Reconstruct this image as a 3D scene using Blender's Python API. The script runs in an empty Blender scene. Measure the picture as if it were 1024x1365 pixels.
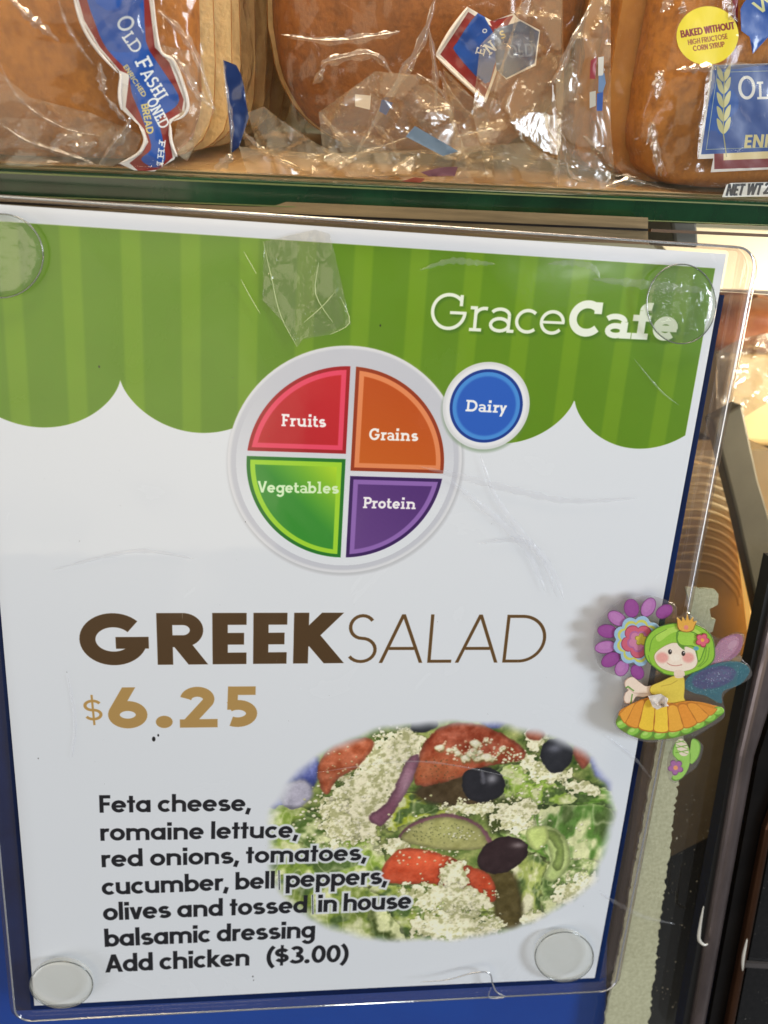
import bpy, bmesh, math, random
import numpy as np
from mathutils import Vector, Matrix
from mathutils.geometry import delaunay_2d_cdt
C = bpy.context.scene.collection
# ---------------------------------------------------------------- camera numbers (sign frame: x right, y away, z up, sign face at y = 0)
CAM = np.array([-0.02470689, -0.25062561, 0.27787384])
RIGHT = np.array([0.99126438, -0.11542147, 0.06381864]); DOWN = np.array([0.02429453, -0.31580373, -0.94851346]); FWD = np.array([0.12963298, 0.94177804, -0.31024088])
FOC = 1123.63; IW, IH = 1024, 1365
LEAN = math.radians(10)                      # the sign and the glass it hangs on lean back by this
def sign_ray(px, py): return RIGHT * ((px - IW / 2) / FOC) + DOWN * ((py - IH / 2) / FOC) + FWD
def on_sign(px, py, y=0.0):
    """point of the plane y (sign frame) that is seen at a pixel of the photograph"""
    d = sign_ray(px, py); return CAM + d * ((y - CAM[1]) / d[1])
_c, _s = math.cos(LEAN), math.sin(LEAN)
def W(p):                                    # sign frame -> world
    p = np.asarray(p, float); return np.array([p[0], _c * p[1] + _s * p[2], -_s * p[1] + _c * p[2]])
CAMW = W(CAM)
def ray(px, py): return W(sign_ray(px, py))
sc = bpy.context.scene
cd = bpy.data.cameras.new('camera'); co = bpy.data.objects.new('camera', cd); C.objects.link(co); sc.camera = co
cd.sensor_fit = 'VERTICAL'; cd.sensor_height = 36; cd.lens = FOC / IH * 36; cd.clip_start = .01; cd.clip_end = 50
r_, u_, f_ = W(RIGHT), -W(DOWN), -W(FWD)
co.matrix_world = Matrix(((r_[0], u_[0], f_[0], CAMW[0]), (r_[1], u_[1], f_[1], CAMW[1]), (r_[2], u_[2], f_[2], CAMW[2]), (0, 0, 0, 1)))
cd.dof.use_dof = True; cd.dof.focus_distance = .27; cd.dof.aperture_fstop = 13
wd = bpy.data.worlds.new("World"); sc.world = wd; wd.use_nodes = True
wd.node_tree.nodes['Background'].inputs[0].default_value = (.90, .94, 1.0, 1); wd.node_tree.nodes['Background'].inputs[1].default_value = .16
sc.view_settings.view_transform = 'Standard'; sc.view_settings.look = 'None'; sc.view_settings.exposure = 0; sc.view_settings.gamma = 1
def lamp(name, loc, target, size, power, col, size_y=None, spread=None):
    l = bpy.data.lights.new(name, 'AREA'); l.energy = power; l.color = col; l.size = size
    if size_y: l.shape = 'RECTANGLE'; l.size_y = size_y
    if spread: l.spread = math.radians(spread)
    o = bpy.data.objects.new(name, l); C.objects.link(o); o.location = loc
    o.rotation_euler = (Vector(target) - Vector(loc)).to_track_quat('-Z', 'Y').to_euler(); return o
lamp('ceiling_lamp', (1.0, -.62, .42), (0, .03, .10), .30, 8.8, (.85, .93, 1.0))
def mirror(px, py, dist):                    # where something must stand to be mirrored in the sign at that spot
    p = W(on_sign(px, py)); d = ray(px, py); n = W((0, -1, 0)); d = d / np.linalg.norm(d); return p, p + (d - 2 * np.dot(d, n) * n) * dist
p_, q_ = mirror(40, 400, 1.6); lamp('window_light', q_, p_, 1.1, 7.0, (1.0, .86, .62), 1.0)
p_, q_ = mirror(800, 362, 2.4); lamp('ceiling_tube', q_, p_, .5, .7, (1.0, 1.0, .98), .05)
lamp('case_lamp', (-.05, .165, .50), (-.05, .20, .30), .34, 2.0, (1.0, .80, .54), .08)
lamp('bread_fill', (.05, -.02, .60), (.02, .13, .31), .30, .30, (1.0, .80, .54), .08, 70)  # fill added in front to warm and brighten the bread
p_ = W(on_sign(1500, 480, .06)); lamp('case_lamp_low', p_, W(on_sign(985, 760, .10)), .16, .9, (1.0, .88, .68), .06)
lamp('low_fill', (-1.0, -.62, -.05), (0, 0, .03), .6, 4.2, (.98, .98, 1.0))  # soft fill added to brighten the lower part of the sheet
sc.cycles.transparent_max_bounces = 28; sc.cycles.max_bounces = 10
# ---------------------------------------------------------------- flat print: a small painter and a stroke alphabet
def fbm(h, w, cell, seed, octv=4, aniso=1.0):
    rng = np.random.default_rng(seed); out = np.zeros((h, w), np.float32); amp = 1.0; tot = 0
    for o in range(octv):
        cx = max(1.0, cell / 2**o); cy = max(1.0, cell * aniso / 2**o)
        gw = int(w / cx) + 3; gh = int(h / cy) + 3
        g = rng.random((gh, gw)).astype(np.float32)
        X = np.arange(w) / cx; Y = np.arange(h) / cy
        xi = X.astype(int); yi = Y.astype(int); fx = X - xi; fy = Y - yi
        fx = fx * fx * (3 - 2 * fx); fy = (fy * fy * (3 - 2 * fy))[:, None]
        r0 = g[yi][:, xi] * (1 - fx) + g[yi][:, xi + 1] * fx
        r1 = g[yi + 1][:, xi] * (1 - fx) + g[yi + 1][:, xi + 1] * fx
        out += amp * (r0 * (1 - fy) + r1 * fy); tot += amp; amp *= .5
    return out / tot

def smooth_loop(pts, n=6, closed=True):
    P = np.array(pts, float); N = len(P); out = []
    rng_ = range(N) if closed else range(N - 1)
    for i in rng_:
        if closed: a, b, c, d = P[i - 1], P[i], P[(i + 1) % N], P[(i + 2) % N]
        else: a, b, c, d = P[max(i - 1, 0)], P[i], P[i + 1], P[min(i + 2, N - 1)]
        for k in range(n):
            t = k / n
            out.append(.5 * (2 * b + (c - a) * t + (2 * a - 5 * b + 4 * c - d) * t * t + (3 * b - a - 3 * c + d) * t**3))
    if not closed: out.append(P[-1])
    return np.array(out)

class Canvas:
    def __init__(s, w, h, col):
        s.w, s.h = w, h; s.im = np.empty((h, w, 3), np.float32); s.im[:] = np.array(col, np.float32) / 255
    def box(s, P, pad):
        x0 = int(max(0, np.floor(P[:, 0].min() - pad))); x1 = int(min(s.w, np.ceil(P[:, 0].max() + pad) + 1))
        y0 = int(max(0, np.floor(P[:, 1].min() - pad))); y1 = int(min(s.h, np.ceil(P[:, 1].max() + pad) + 1))
        if x1 <= x0 or y1 <= y0: return None
        Y, X = np.mgrid[y0:y1, x0:x1].astype(np.float32)
        return (slice(y0, y1), slice(x0, x1)), X + .5, Y + .5
    def sdf(s, P, pad=3):
        """signed distance to a closed polygon, negative inside"""
        P = np.array(P, np.float32); b = s.box(P, pad)
        if b is None: return None
        sl, X, Y = b; d2 = np.full(X.shape, 1e12, np.float32); ins = np.zeros(X.shape, bool)
        for i in range(len(P)):
            ax, ay = P[i - 1]; bx, by = P[i]; ex, ey = bx - ax, by - ay; L = ex * ex + ey * ey
            if L < 1e-9: continue
            t = np.clip(((X - ax) * ex + (Y - ay) * ey) / L, 0, 1)
            d2 = np.minimum(d2, (X - ax - t * ex)**2 + (Y - ay - t * ey)**2)
            if (ay > by) != (ay < by) or ay != by:
                c = ((ay > Y) != (by > Y)) & (X < ex * (Y - ay) / (ey if ey else 1e-9) + ax)
                ins ^= c
        d = np.sqrt(d2); return sl, np.where(ins, -d, d), X, Y
    def blend(s, sl, a, col):
        col = np.asarray(col, np.float32) / 255
        s.im[sl] = s.im[sl] * (1 - a[..., None]) + col * a[..., None]
    def poly(s, P, col, soft=.6, alpha=1.0, edge=None, ew=0):
        r = s.sdf(P, 3 + soft)
        if r is None: return
        sl, d, X, Y = r
        if edge is not None: s.blend(sl, alpha * np.clip(.5 - (d - ew) / (2 * soft), 0, 1), edge)
        s.blend(sl, alpha * np.clip(.5 - d / (2 * soft), 0, 1), col)
    def strokes(s, S, col, grow=0.0, soft=.6, alpha=1.0):
        """S: list of (points, width); butt ended strokes with round joins, painted as one union"""
        if not S: return
        A = np.concatenate([q[0] for q in S]); W = max(q[1] for q in S); b = s.box(A, W + grow + 3)
        if b is None: return
        sl, X, Y = b; oy, ox = sl[0].start, sl[1].start
        D = np.full(X.shape, 1e6, np.float32)
        for q_ in S:
            P, w = q_[:2]; clip = q_[2] if len(q_) > 2 else ()
            hw = w / 2 + grow; P = np.asarray(P, np.float32); n = len(P); loop = n > 4 and abs(P[0] - P[-1]).sum() < .5
            for i in range(n - 1):
                (ax, ay), (bx, by) = P[i], P[i + 1]; L = math.hypot(bx - ax, by - ay)
                if L < 1e-4: continue
                ux, uy = (bx - ax) / L, (by - ay) / L
                def ext(j, k):
                    if j < 0 or k > n - 1:
                        if not loop: return grow + (.5 if n > 4 else 0)
                        j, k = (n - 2, n - 1) if j < 0 else (0, 1)
                    vx, vy = P[k] - P[j]; l2 = math.hypot(vx, vy) or 1
                    return hw * min(1.2, math.tan(math.acos(max(-.999, min(1, (vx * ux + vy * uy) / l2))) / 2)) + soft + .4
                e0, e1 = ext(i - 1, i), ext(i + 1, i + 2)
                m_ = hw + max(e0, e1) + 3
                x0 = max(int(min(ax, bx) - m_ - ox), 0); x1 = int(max(ax, bx) + m_ + 1 - ox)
                y0 = max(int(min(ay, by) - m_ - oy), 0); y1 = int(max(ay, by) + m_ + 1 - oy)
                if x1 <= x0 or y1 <= y0: continue
                xs, ys = X[y0:y1, x0:x1], Y[y0:y1, x0:x1]
                if xs.size == 0: continue
                t = (xs - ax) * ux + (ys - ay) * uy; q = np.abs((ys - ay) * ux - (xs - ax) * uy)
                d = np.maximum(q - hw, np.maximum(-t - e0, t - L - e1))
                for (kx, ky), (nx, ny) in clip: d = np.maximum(d, (xs - kx) * nx + (ys - ky) * ny - grow)
                D[y0:y1, x0:x1] = np.minimum(D[y0:y1, x0:x1], d)
        s.blend(sl, alpha * np.clip(.5 - D / (2 * soft), 0, 1), col)

def arc(cx, cy, rx, ry, a0, a1, n=22):
    t = np.radians(np.linspace(a0, a1, n)); return np.stack([cx + rx * np.cos(t), cy + ry * np.sin(t)], 1)

def glyph(ch, w, st='sans'):
    """-> (advance width, strokes [(points, width)], left bearing, right bearing); cap height 1, baseline 0"""
    h = w / 2; X = .70 if st == 'sans' else .68; r = X / 2; slab = st == 'slab'; sw = w * (.8 if w > .15 else .95); q = sw / 2
    S = []; V = .05; R = .018
    if slab: V, R = .04, .04
    def L(*p): S.append((np.array(p, float).reshape(-1, 2), w))
    def T(k, *p): S.append((np.array(p, float).reshape(-1, 2), w * k))
    def A(*a, k=1.0): S.append((arc(*a), w * k))
    def C_(lo, hi, k, x0, y0, x1, y1):       # diagonal, run past its ends and cut level at lo and hi
        g_ = .25 / math.hypot(x1 - x0, y1 - y0); dx_, dy_ = (x1 - x0) * g_, (y1 - y0) * g_
        S.append((np.array([(x0 - dx_, y0 - dy_), (x1 + dx_, y1 + dy_)]), w * k, (lo, hi)))
    def C1(lo, hi, k, x0, y0, x1, y1):       # cut level at its far end only
        g_ = .25 / math.hypot(x1 - x0, y1 - y0); S.append((np.array([(x0, y0), (x1 + (x1 - x0) * g_, y1 + (y1 - y0) * g_)]), w * k, (lo, hi)))
    def F(x, y, l, rr):                      # slab serif
        if slab: S.append((np.array([(x - l, y), (x + rr, y)], float), sw))
    e = .10 + h                              # serif reach
    AS = 1.03
    if ch == ' ': return .29, S, 0, 0
    if ch in 'bdpqgao' and not (slab and ch == 'a'):
        wd = 2 * r; 
        rx = r - h
        if ch == 'o': A(r, r, rx, rx, 0, 360, 40); return wd, S, R, R
        if ch == 'b':
            A(r, r, rx, rx, 0, 360, 40); L(h, 0, h, AS); F(h, AS - q, e, 0); return wd, S, V, R
        if ch == 'p':
            A(r, r, rx, rx, 0, 360, 40); L(h, -.33, h, X); return wd, S, V, R
        A(r, r, rx, rx, 0, 360, 40)
        if ch == 'd': L(wd - h, 0, wd - h, AS); F(wd - h, AS - q, e, 0)
        if ch == 'a': L(wd - h, 0, wd - h, X)
        if ch == 'q': L(wd - h, -.33, wd - h, X)
        if ch == 'g':
            L(wd - h, -.03, wd - h, X); A(r, -.03, rx, .33 - h, 0, -150); F(wd - h, X - q, 0, e)
        return wd, S, R, V
    if ch == 'a':                            # two-storey
        wd = .56 + w * .45; kk = .72 if w > .15 else 1; L(wd - h - .03, 0, wd - h - .03, .46); c = wd - h - .03
        A(c / 2 + .02, .46, c / 2 - .02, X - .46 - h * kk, 0, 150, k=kk); A(c / 2 + h / 2, .21, c / 2 - h / 2, .215 - h * kk, 0, 360, k=kk)
        F(c, q, 0, e); return wd, S, R, V
    if ch == 'c':
        A(r, r, r - h, r - h, 48, 312, 30)
        return 2 * r * .9, S, R, .01
    if ch == 'e':
        A(r, r, r - h, r - h, 0, 318, 34); T(.85, h, r, 2 * r - h * .4, r) if False else T(.8, h, r - .0, 2 * r - .3 * h, r); return 2 * r, S, R, .03
    if ch == 'i' or ch == 'l':
        if slab:
            L(e, 0, e, X if ch == 'i' else AS); F(e, q, e, e); F(e, (X if ch == 'i' else AS) - q, e, 0)
            if ch == 'i': T(1.25, e, X + .13, e, X + .13 + w * 1.2)
            return 2 * e, S, V, V
        L(h, 0, h, X if ch == 'i' else AS)
        if ch == 'i': T(1.15, h, X + .10, h, X + .10 + w * 1.1)
        return w, S, V, V
    if ch == 't':
        if slab:
            c = .17; L(c, .2, c, .9); A(c + .19, .19 + .01, .19, .2 - h, 180, 300); S.append((np.array([(0, X - q), (.42, X - q)]), sw)); return .46, S, .02, .02
        c = .10 + h; L(c, 0, c, .95); T(.8, 0, X - h * .8, 2 * c, X - h * .8); return 2 * c, S, .02, .02
    if ch == 'f':
        c = .14 + h; L(c, 0, c, .80); A(c + .17, .80, .17, AS - .8 - h, 180, 75); S.append((np.array([(0, X - q), (c + .22, X - q)]), sw)); F(c, q, c * .9, .2)
        return c + .25, S, .02, .0
    if ch == 'r':
        o = e if slab else h
        L(o, 0, o, X); F(o, q, e, e + .03); F(o, X - q, e, 0)
        A(o + .24, X - h - .20, .24, .20, 180, 75)
        return o + .31 + h * .3, S, V, 0
    if ch in 'nhmu':
        o = e if slab else h; bw = .56 - w * .35
        if ch == 'u':
            L(o, X, o, .28); A(o + (bw - 0) / 2, .28, bw / 2, .28 - h, 180, 360); L(o + bw, X, o + bw, 0)
            F(o, X - q, e, 0); F(o + bw, X - q, e, 0); F(o + bw, q, 0, e)
            return o * 2 + bw, S, V, V
        L(o, 0, o, AS if ch == 'h' else X); F(o, q, e, e); F(o, (AS if ch == 'h' else X) - q, e, 0)
        bw2 = bw if ch != 'm' else .50 - w * .25
        x = o
        for k in range(2 if ch == 'm' else 1):
            A(x + bw2 / 2, X - .26, bw2 / 2, .26 - h, 180, 0); L(x + bw2, X - .26, x + bw2, 0); F(x + bw2, q, e, e); x += bw2
        return x + (e if slab else h), S, V, V
    if ch == 's':
        a = X / 4 + h * .12; b = .22
        A(b + h, X - h - (X / 2 - h) / 2, b - .03, (X / 2 - h) / 2, 35, 270, 16); A(b + h, h + (X / 2 - h) / 2, b, (X / 2 - h) / 2, 90, -145, 16)
        return 2 * b + w, S, R, R
    if ch == 'v' or ch == 'y':
        wd = .60; c = wd / 2; k = h * 1.0
        if ch == 'v': C_(0, X, 1, k, X, c, 0); C_(0, X, 1, wd - k, X, c, 0)
        else: C_(.0, X, 1, k, X, c, 0.03); C_(-.32, X, 1, wd - k, X, c - .15, -.32)
        F(k, X - q, .09, .12); F(wd - k, X - q, .12, .09); 
        return wd, S, .01, .01
    if ch == 'k':
        L(h, 0, h, AS); C1(0, X, 1, h, .24, .50, X); C1(0, X, 1, h + .12, .40, .56, 0); return .58 + h * .6, S, V, .01
    if ch == ',': S.append((np.array([(w * .8, w * .95), (w * .2, -.19)]), w * 1.0)); return w * 1.2, S, .02, .03
    if ch == '.': S.append((arc(w * .62, w * .62, w * .31, w * .31, 0, 360, 20), w * .64)); return w * 1.24, S, .06, .06
    if ch == '(' : A(.62, .42, .58, .74, 128, 232); return .30, S, .05, 0
    if ch == ')': A(-.32, .42, .58, .74, -52, 52); return .30, S, 0, .05
    # capitals and figures
    if ch in 'OCGQ':
        rx = .5 - h; ry = .5 - h
        if slab: rx = .47 - h
        c = rx + h
        if ch == 'O': A(c, .5, rx, ry, 0, 360, 44); return 2 * c, S, R, R
        if ch == 'C': A(c, .5, rx, ry, 45, 318, 40); 
        if ch == 'C' and slab: L(c + rx * .72, .64, c + rx * .72, .96)
        if ch == 'C': return 2 * c * .92, S, R, .02
        A(c, .5, rx, ry, 42, 352 if w > .2 else 360, 44)
        T(.85, c + .03, .5 - w * .25, 2 * c - (0 if w > .2 else h * .2), .5 - w * .25)
        if slab: L(c + rx * .74, .66, c + rx * .74, .96)
        return 2 * c, S, R, .05
    k = .86 if w > .2 else 1.0; v = w * k / 2
    if ch in 'EFL':
        wd = .52 if w > .12 else .46
        if slab: wd = .58
        L(h + (e - h if slab else 0), 0, h + (e - h if slab else 0), 1); o = h + (e - h if slab else 0)
        if ch in 'EF': T(k, o, 1 - v, wd, 1 - v); T(k, o, .5, wd * .93, .5)
        if ch in 'EL': T(k, o, v, wd, v)
        if slab: F(o, q, e, 0 if ch != 'F' else e); F(o, 1 - q, e, e if ch == 'L' else 0); 
        if slab and ch in 'EF': L(wd, 1, wd, .74)
        if slab and ch in 'EL': L(wd, 0, wd, .27)
        return wd + (h if slab else 0), S, V, .03
    if ch == 'I': 
        o = e if slab else h; L(o, 0, o, 1); F(o, q, e, e); F(o, 1 - q, e, e); return 2 * o, S, V, V
    if ch in 'RPBD':
        o = e if slab else h
        L(o, 0, o, 1); F(o, q, e, 0 if ch in 'BD' else e); F(o, 1 - q, e, 0)
        if ch == 'D':
            T(k, o, 1 - v, o + .28, 1 - v); T(k, o, v, o + .28, v); A(o + .28, .5, .5 - w * .55, .5 - v, -90, 90, 30, k=k); return o + .78 - w * .05, S, V, R
        b = .27 - v * .5
        y0 = .46 if ch != 'B' else .52
        T(k, o, 1 - v, o + .26, 1 - v); T(k, o, y0, o + .26, y0); A(o + .26, (1 - v + y0) / 2, .24 - h * .3, (1 - v - y0) / 2, -90, 90, k=k)
        if ch == 'B': T(k, o, v, o + .28, v); A(o + .28, (v + y0) / 2, .27 - h * .3, (y0 - v) / 2, -90, 90, k=k); return o + .57, S, V, R
        if ch == 'R': C1(0, 1, 1.05, o + .20, y0 + .02, o + .48, 0)
        return o + (.60 if ch == 'R' else .52), S, V, .02
    if ch == 'K': L(h, 0, h, 1); C1(0, 1, 1.08, h, .40, .60, 1.0); C1(0, 1, 1.08, h + .12, .58, .64, 0); return .66 + h * .9, S, V, 0
    if ch == 'A':
        wd = .82; c = wd / 2; C_(0, 1, 1, h * .9, 0, c, 1); C_(0, 1, 1, wd - h * .9, 0, c, 1); T(k, c - .24, .30, c + .24, .30); F(h * .8, q, .08, .13); F(wd - h * .8, q, .13, .08); return wd, S, .02, .02
    if ch == 'V':
        wd = .74; c = wd / 2; C_(0, 1, 1, h * .8, 1, c, 0); C_(0, 1, 1, wd - h * .8, 1, c, 0); F(h * .8, 1 - q, .08, .13); F(wd - h * .8, 1 - q, .13, .08); return wd, S, .0, .0
    if ch == 'W':
        wd = 1.02; C_(0, 1, 1, h * .8, 1, wd * .27, 0); C_(0, 1, 1, wd * .27, 0, wd * .5, 1); C_(0, 1, 1, wd * .5, 1, wd * .73, 0); C_(0, 1, 1, wd * .73, 0, wd - h * .8, 1); return wd, S, .0, .0
    if ch == 'S':
        b = .25; m = .5 + .01
        A(b + h * .8, (1 - h + m) / 2, b - .03, (1 - h - m) / 2, 35, 270, 18); A(b + h * .8, (h + m) / 2, b + .01, (m - h) / 2, 90, -145, 18); return 2 * b + w * .9, S, R, R
    if ch == 'H': 
        o = e if slab else h; L(o, 0, o, 1); L(o + .5, 0, o + .5, 1); T(k, o, .5, o + .5, .5)
        for xx in (o, o + .5): F(xx, q, e, e); F(xx, 1 - q, e, e)
        return 2 * o + .5, S, V, V
    if ch == 'N':
        o = e if slab else h; L(o, 0, o, 1); L(o + .54, 0, o + .54, 1); C_(0, 1, 1, o, 1, o + .54, 0); F(o, q, e, e); F(o, 1 - q, e, 0); F(o + .54, 1 - q, e, e); return 2 * o + .54, S, V, V
    if ch == 'T': L(.32, 0, .32, 1); T(k, 0, 1 - v, .64, 1 - v); F(.32, q, .16, .16); return .64, S, .01, .01
    if ch == 'U': L(h, 1, h, .3); A(h + .26, .3, .26, .3 - h, 180, 360); L(h + .52, 1, h + .52, .3); return w + .52, S, V, V
    if ch == 'X': C_(0, 1, 1, .06, 0, .58, 1); C_(0, 1, 1, .06, 1, .58, 0); return .64, S, 0, 0
    if ch == 'Y': C1(0, 1, 1, .32, .42, .05, 1); C1(0, 1, 1, .32, .42, .59, 1); L(.32, .5, .32, 0); return .64, S, 0, 0
    if ch == '6': A(.33 + .0, .335, .335 - h, .335 - h, 0, 360, 36); C1(0, 1, 1, h * 1.02, .40, .36, 1.0); return .67, S, R, R
    if ch == '2': A(.30, .70, .30 - h, .30 - h, 172, -32, 22); T(1, .30 + (.3 - h) * .86, .70 - (.3 - h) * .5, .10 + h * .4, v); T(k, .02, v, .62, v); return .63, S, R, R
    if ch == '5': A(.28, .335, .34 - h, .335 - h, 128, -118, 26); T(k, .14, 1 - v, .56, 1 - v); T(.9, .19 + h * .1, 1, .10 + h * .75, .43); return .62, S, R, R
    if ch == '3': A(.26, .73, .24 - h * .4, .27 - h, 150, -90, 20); A(.26, .27 + .01, .30 - h * .5, .28 - h, 90, -150, 20); return .56, S, R, R
    if ch == '0': A(.32, .5, .32 - h, .5 - h, 0, 360, 36); return .64, S, R, R
    if ch == '4': L(.46, 0, .46, 1); T(k, .03, .27, .64, .27); L(.46, .97, .05, .27); return .66, S, R, R
    if ch == '$':
        b = .22; m = .5
        A(b + h, (.90 - h + m) / 2, b, (.90 - h - m) / 2, 25, 270, 18); A(b + h, (.1 + h + m) / 2, b, (m - h - .1) / 2, 90, -155, 18); T(.7, b + h, -.08, b + h, 1.08); return 2 * b + w, S, R, .06
    L(0, 0, 0, 1); return .2, S, .05, .05

def lay(text, w, st='sans', track=0.0):
    """strokes of a line of text; returns the width and strokes in em units"""
    x = 0; out = []
    for i, ch in enumerate(text):
        wd, S, lb, rb = glyph(ch, w, st)
        if i: x += lb
        out += [(q[0] + np.array([x, 0]), q[1], q[2] if len(q) > 2 else None) for q in S]
        x += wd + (rb if i < len(text) - 1 else 0) + (track if i < len(text) - 1 else 0)
    return x, out

def text_strokes(text, p0, p1, cap, w, st='sans', track=0.0, slant=0.0):
    """line of text between canvas points p0 and p1 (baseline ends), cap height in canvas pixels"""
    W, S = lay(text, w, st, track); p0 = np.array(p0, float); p1 = np.array(p1, float)
    u = (p1 - p0); sx = np.linalg.norm(u) / W; u = u / np.linalg.norm(u); n = np.array([u[1], -u[0]])
    res = []
    for P, ww, cl in S:
        K = [] if cl is None else [(p0 + n * cl[0] * cap, -n), (p0 + n * cl[1] * cap, n)]
        Q = p0 + np.outer(P[:, 0] * sx + P[:, 1] * cap * slant, u) + np.outer(P[:, 1] * cap, n)
        res.append((Q, ww * cap, K))
    return res
# ---------------------------------------------------------------- the printed menu sheet
SW, SH = .2159, .2794; DPM = 7400.0                     # sheet size in metres, print resolution per metre
def menu_xy(px, py):
    p = on_sign(px, py); return np.array([(p[0] + SW / 2) * DPM, (SH - p[2]) * DPM])
def mp(pts): return np.array([menu_xy(*p) for p in pts])
def zp(pts, ox, oy, s): return mp([(ox + x / s, oy + y / s) for x, y in pts])
def put(c, text, a, b, cap, w, col, st='sans', track=0.0, halo=None, soft=.6, alpha=1.0):
    p0, p1 = menu_xy(*a), menu_xy(*b); u = (p1 - p0) / np.linalg.norm(p1 - p0); n = np.array([u[1], -u[0]])
    capc = abs(np.dot(menu_xy(a[0], a[1] - cap) - p0, n))
    S = text_strokes(text, p0, p1, capc, w, st, track)
    if halo: c.strokes(S, halo, grow=6.5, soft=1.6, alpha=.95)
    c.strokes(S, col, soft=soft, alpha=alpha); return S

def paint_menu():
    rng = np.random.default_rng(7)
    c = Canvas(int(SW * DPM), int(SH * DPM), (208, 212, 220))
    # awning: scalloped green band with paler stripes
    tl, tr, br = menu_xy(-60, 293), menu_xy(953, 356), menu_xy(913, 583)
    ytop = (menu_xy(0, 297)[1] + tr[1]) / 2; xr = (tr[0] + br[0]) / 2
    c1, c3 = menu_xy(160, 502), menu_xy(766, 533); wid = (c3[0] - c1[0]) / 3; ycusp = (c1[1] + c3[1]) / 2
    yb = (menu_xy(275, 578)[1] + menu_xy(857, 598)[1]) / 2
    pts = [(-5, ytop), (xr, ytop)]
    x = xr
    xs = np.linspace(xr, -5, 700)
    for x in xs:
        t = ((x - c1[0]) / wid) % 1 * 2 - 1; pts.append((x, ycusp + (yb - ycusp) * (1 - abs(t)**2)**.65))
    sl, d, X, Y = c.sdf(np.array(pts), 3)
    a = np.clip(.5 - d / 1.2, 0, 1)
    sx0 = menu_xy(254, 350)[0]; sp = (menu_xy(484, 360)[0] - sx0) / 3
    ph = np.abs(((X - sx0) / sp + .5) % 1 - .5) * sp; st = np.clip((sp * .165 - ph) / 6 + .5, 0, 1)
    g0 = np.array((88, 128, 16.)); g1 = np.array((102, 140, 20.))
    col = g0 + (g1 - g0) * st[..., None]; col = col * (1.0 + .05 * (fbm(X.shape[0], X.shape[1], 90, 3)[..., None] - .5))
    c.im[sl] = c.im[sl] * (1 - a[..., None]) + col / 255 * a[..., None]
    # plate emblem
    def circ(P):                          # circle through photo points
        Q = mp(P); A = np.c_[2 * Q, np.ones(len(Q))]; s = np.linalg.lstsq(A, (Q**2).sum(1), rcond=None)[0]
        return s[0], s[1], math.sqrt(s[2] + s[0]**2 + s[1]**2)
    ox, oy, R = circ([(302, 612), (464, 462), (617, 615), (462, 763)])
    def disc(x, y, r, col, soft=.7, alpha=1.0, dx=0, dy=0): c.poly(arc(x + dx, y + dy, r, r, 0, 360, 96)[:-1], col, soft=soft, alpha=alpha)
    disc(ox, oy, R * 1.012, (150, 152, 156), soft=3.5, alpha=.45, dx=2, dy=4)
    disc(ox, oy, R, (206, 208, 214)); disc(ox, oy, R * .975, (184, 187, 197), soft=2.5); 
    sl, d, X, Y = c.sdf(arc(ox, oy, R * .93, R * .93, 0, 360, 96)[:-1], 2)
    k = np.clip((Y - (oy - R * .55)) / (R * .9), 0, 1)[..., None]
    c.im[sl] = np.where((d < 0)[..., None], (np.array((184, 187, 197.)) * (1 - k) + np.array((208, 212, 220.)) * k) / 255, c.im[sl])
    wx, wy, WR = circ([(331, 601), (465, 488), (591, 632), (455, 744), (589, 640), (328, 612)])
    vx = menu_xy(464.5, 612)[0]; hl = menu_xy(395, 606.8)[1]; hr = menu_xy(530, 633.5)[1]; gap = menu_xy(471, 560)[0] - menu_xy(463.5, 560)[0]
    sl, d, X, Y = c.sdf(arc(wx, wy, WR, WR, 0, 360, 120)[:-1], 4)
    def wedge(left, top, border, rim, f0, f1, diag):
        hy = hl if left else hr
        dd = np.maximum(d, (X - (vx - gap / 2)) if left else ((vx + gap / 2) - X)); dd = np.maximum(dd, (Y - (hy - gap / 2)) if top else ((hy + gap / 2) - Y))
        c.blend(sl, np.clip(.5 - dd / 1.3, 0, 1), border); c.blend(sl, np.clip(.5 - (dd + 8) / 1.6, 0, 1), rim)
        a = np.clip(.5 - (dd + 19) / 2, 0, 1)[..., None]; q = np.clip(((X - wx) * diag[0] + (Y - wy) * diag[1]) / WR + diag[2], 0, 1)[..., None]
        col = np.array(f0, float) * (1 - q) + np.array(f1, float) * q; c.im[sl] = c.im[sl] * (1 - a) + col / 255 * a
    wedge(True, True, (150, 20, 28), (218, 66, 96), (176, 26, 36), (196, 40, 46), (.5, -.5, .1))
    wedge(False, True, (140, 50, 18), (214, 128, 82), (176, 72, 14), (196, 102, 30), (-.2, .6, .6))
    wedge(True, False, (24, 106, 30), (150, 200, 44), (46, 132, 40), (170, 206, 36), (1.3, -1.3, 1.15))
    wedge(False, False, (52, 24, 84), (134, 96, 170), (74, 40, 108), (104, 70, 134), (-.4, .5, .3))
    W = (232, 230, 236)
    put(c, 'Fruits', (375, 568.5), (434.4, 570.2), 16.5, .19, W, 'slab'); put(c, 'Grains', (492, 587), (557.3, 588.7), 16, .19, W, 'slab')
    put(c, 'Vegetables', (343.7, 657), (451.6, 658.8), 15.5, .19, (206, 228, 190), 'slab'); put(c, 'Protein', (483.8, 678), (554.3, 679.5), 15, .19, W, 'slab')
    dx, dy, DR = circ([(590, 541), (648, 483), (706.5, 541), (649, 599)])
    disc(dx, dy, DR * 1.02, (90, 120, 80), soft=4, alpha=.5, dx=0, dy=5)
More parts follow.
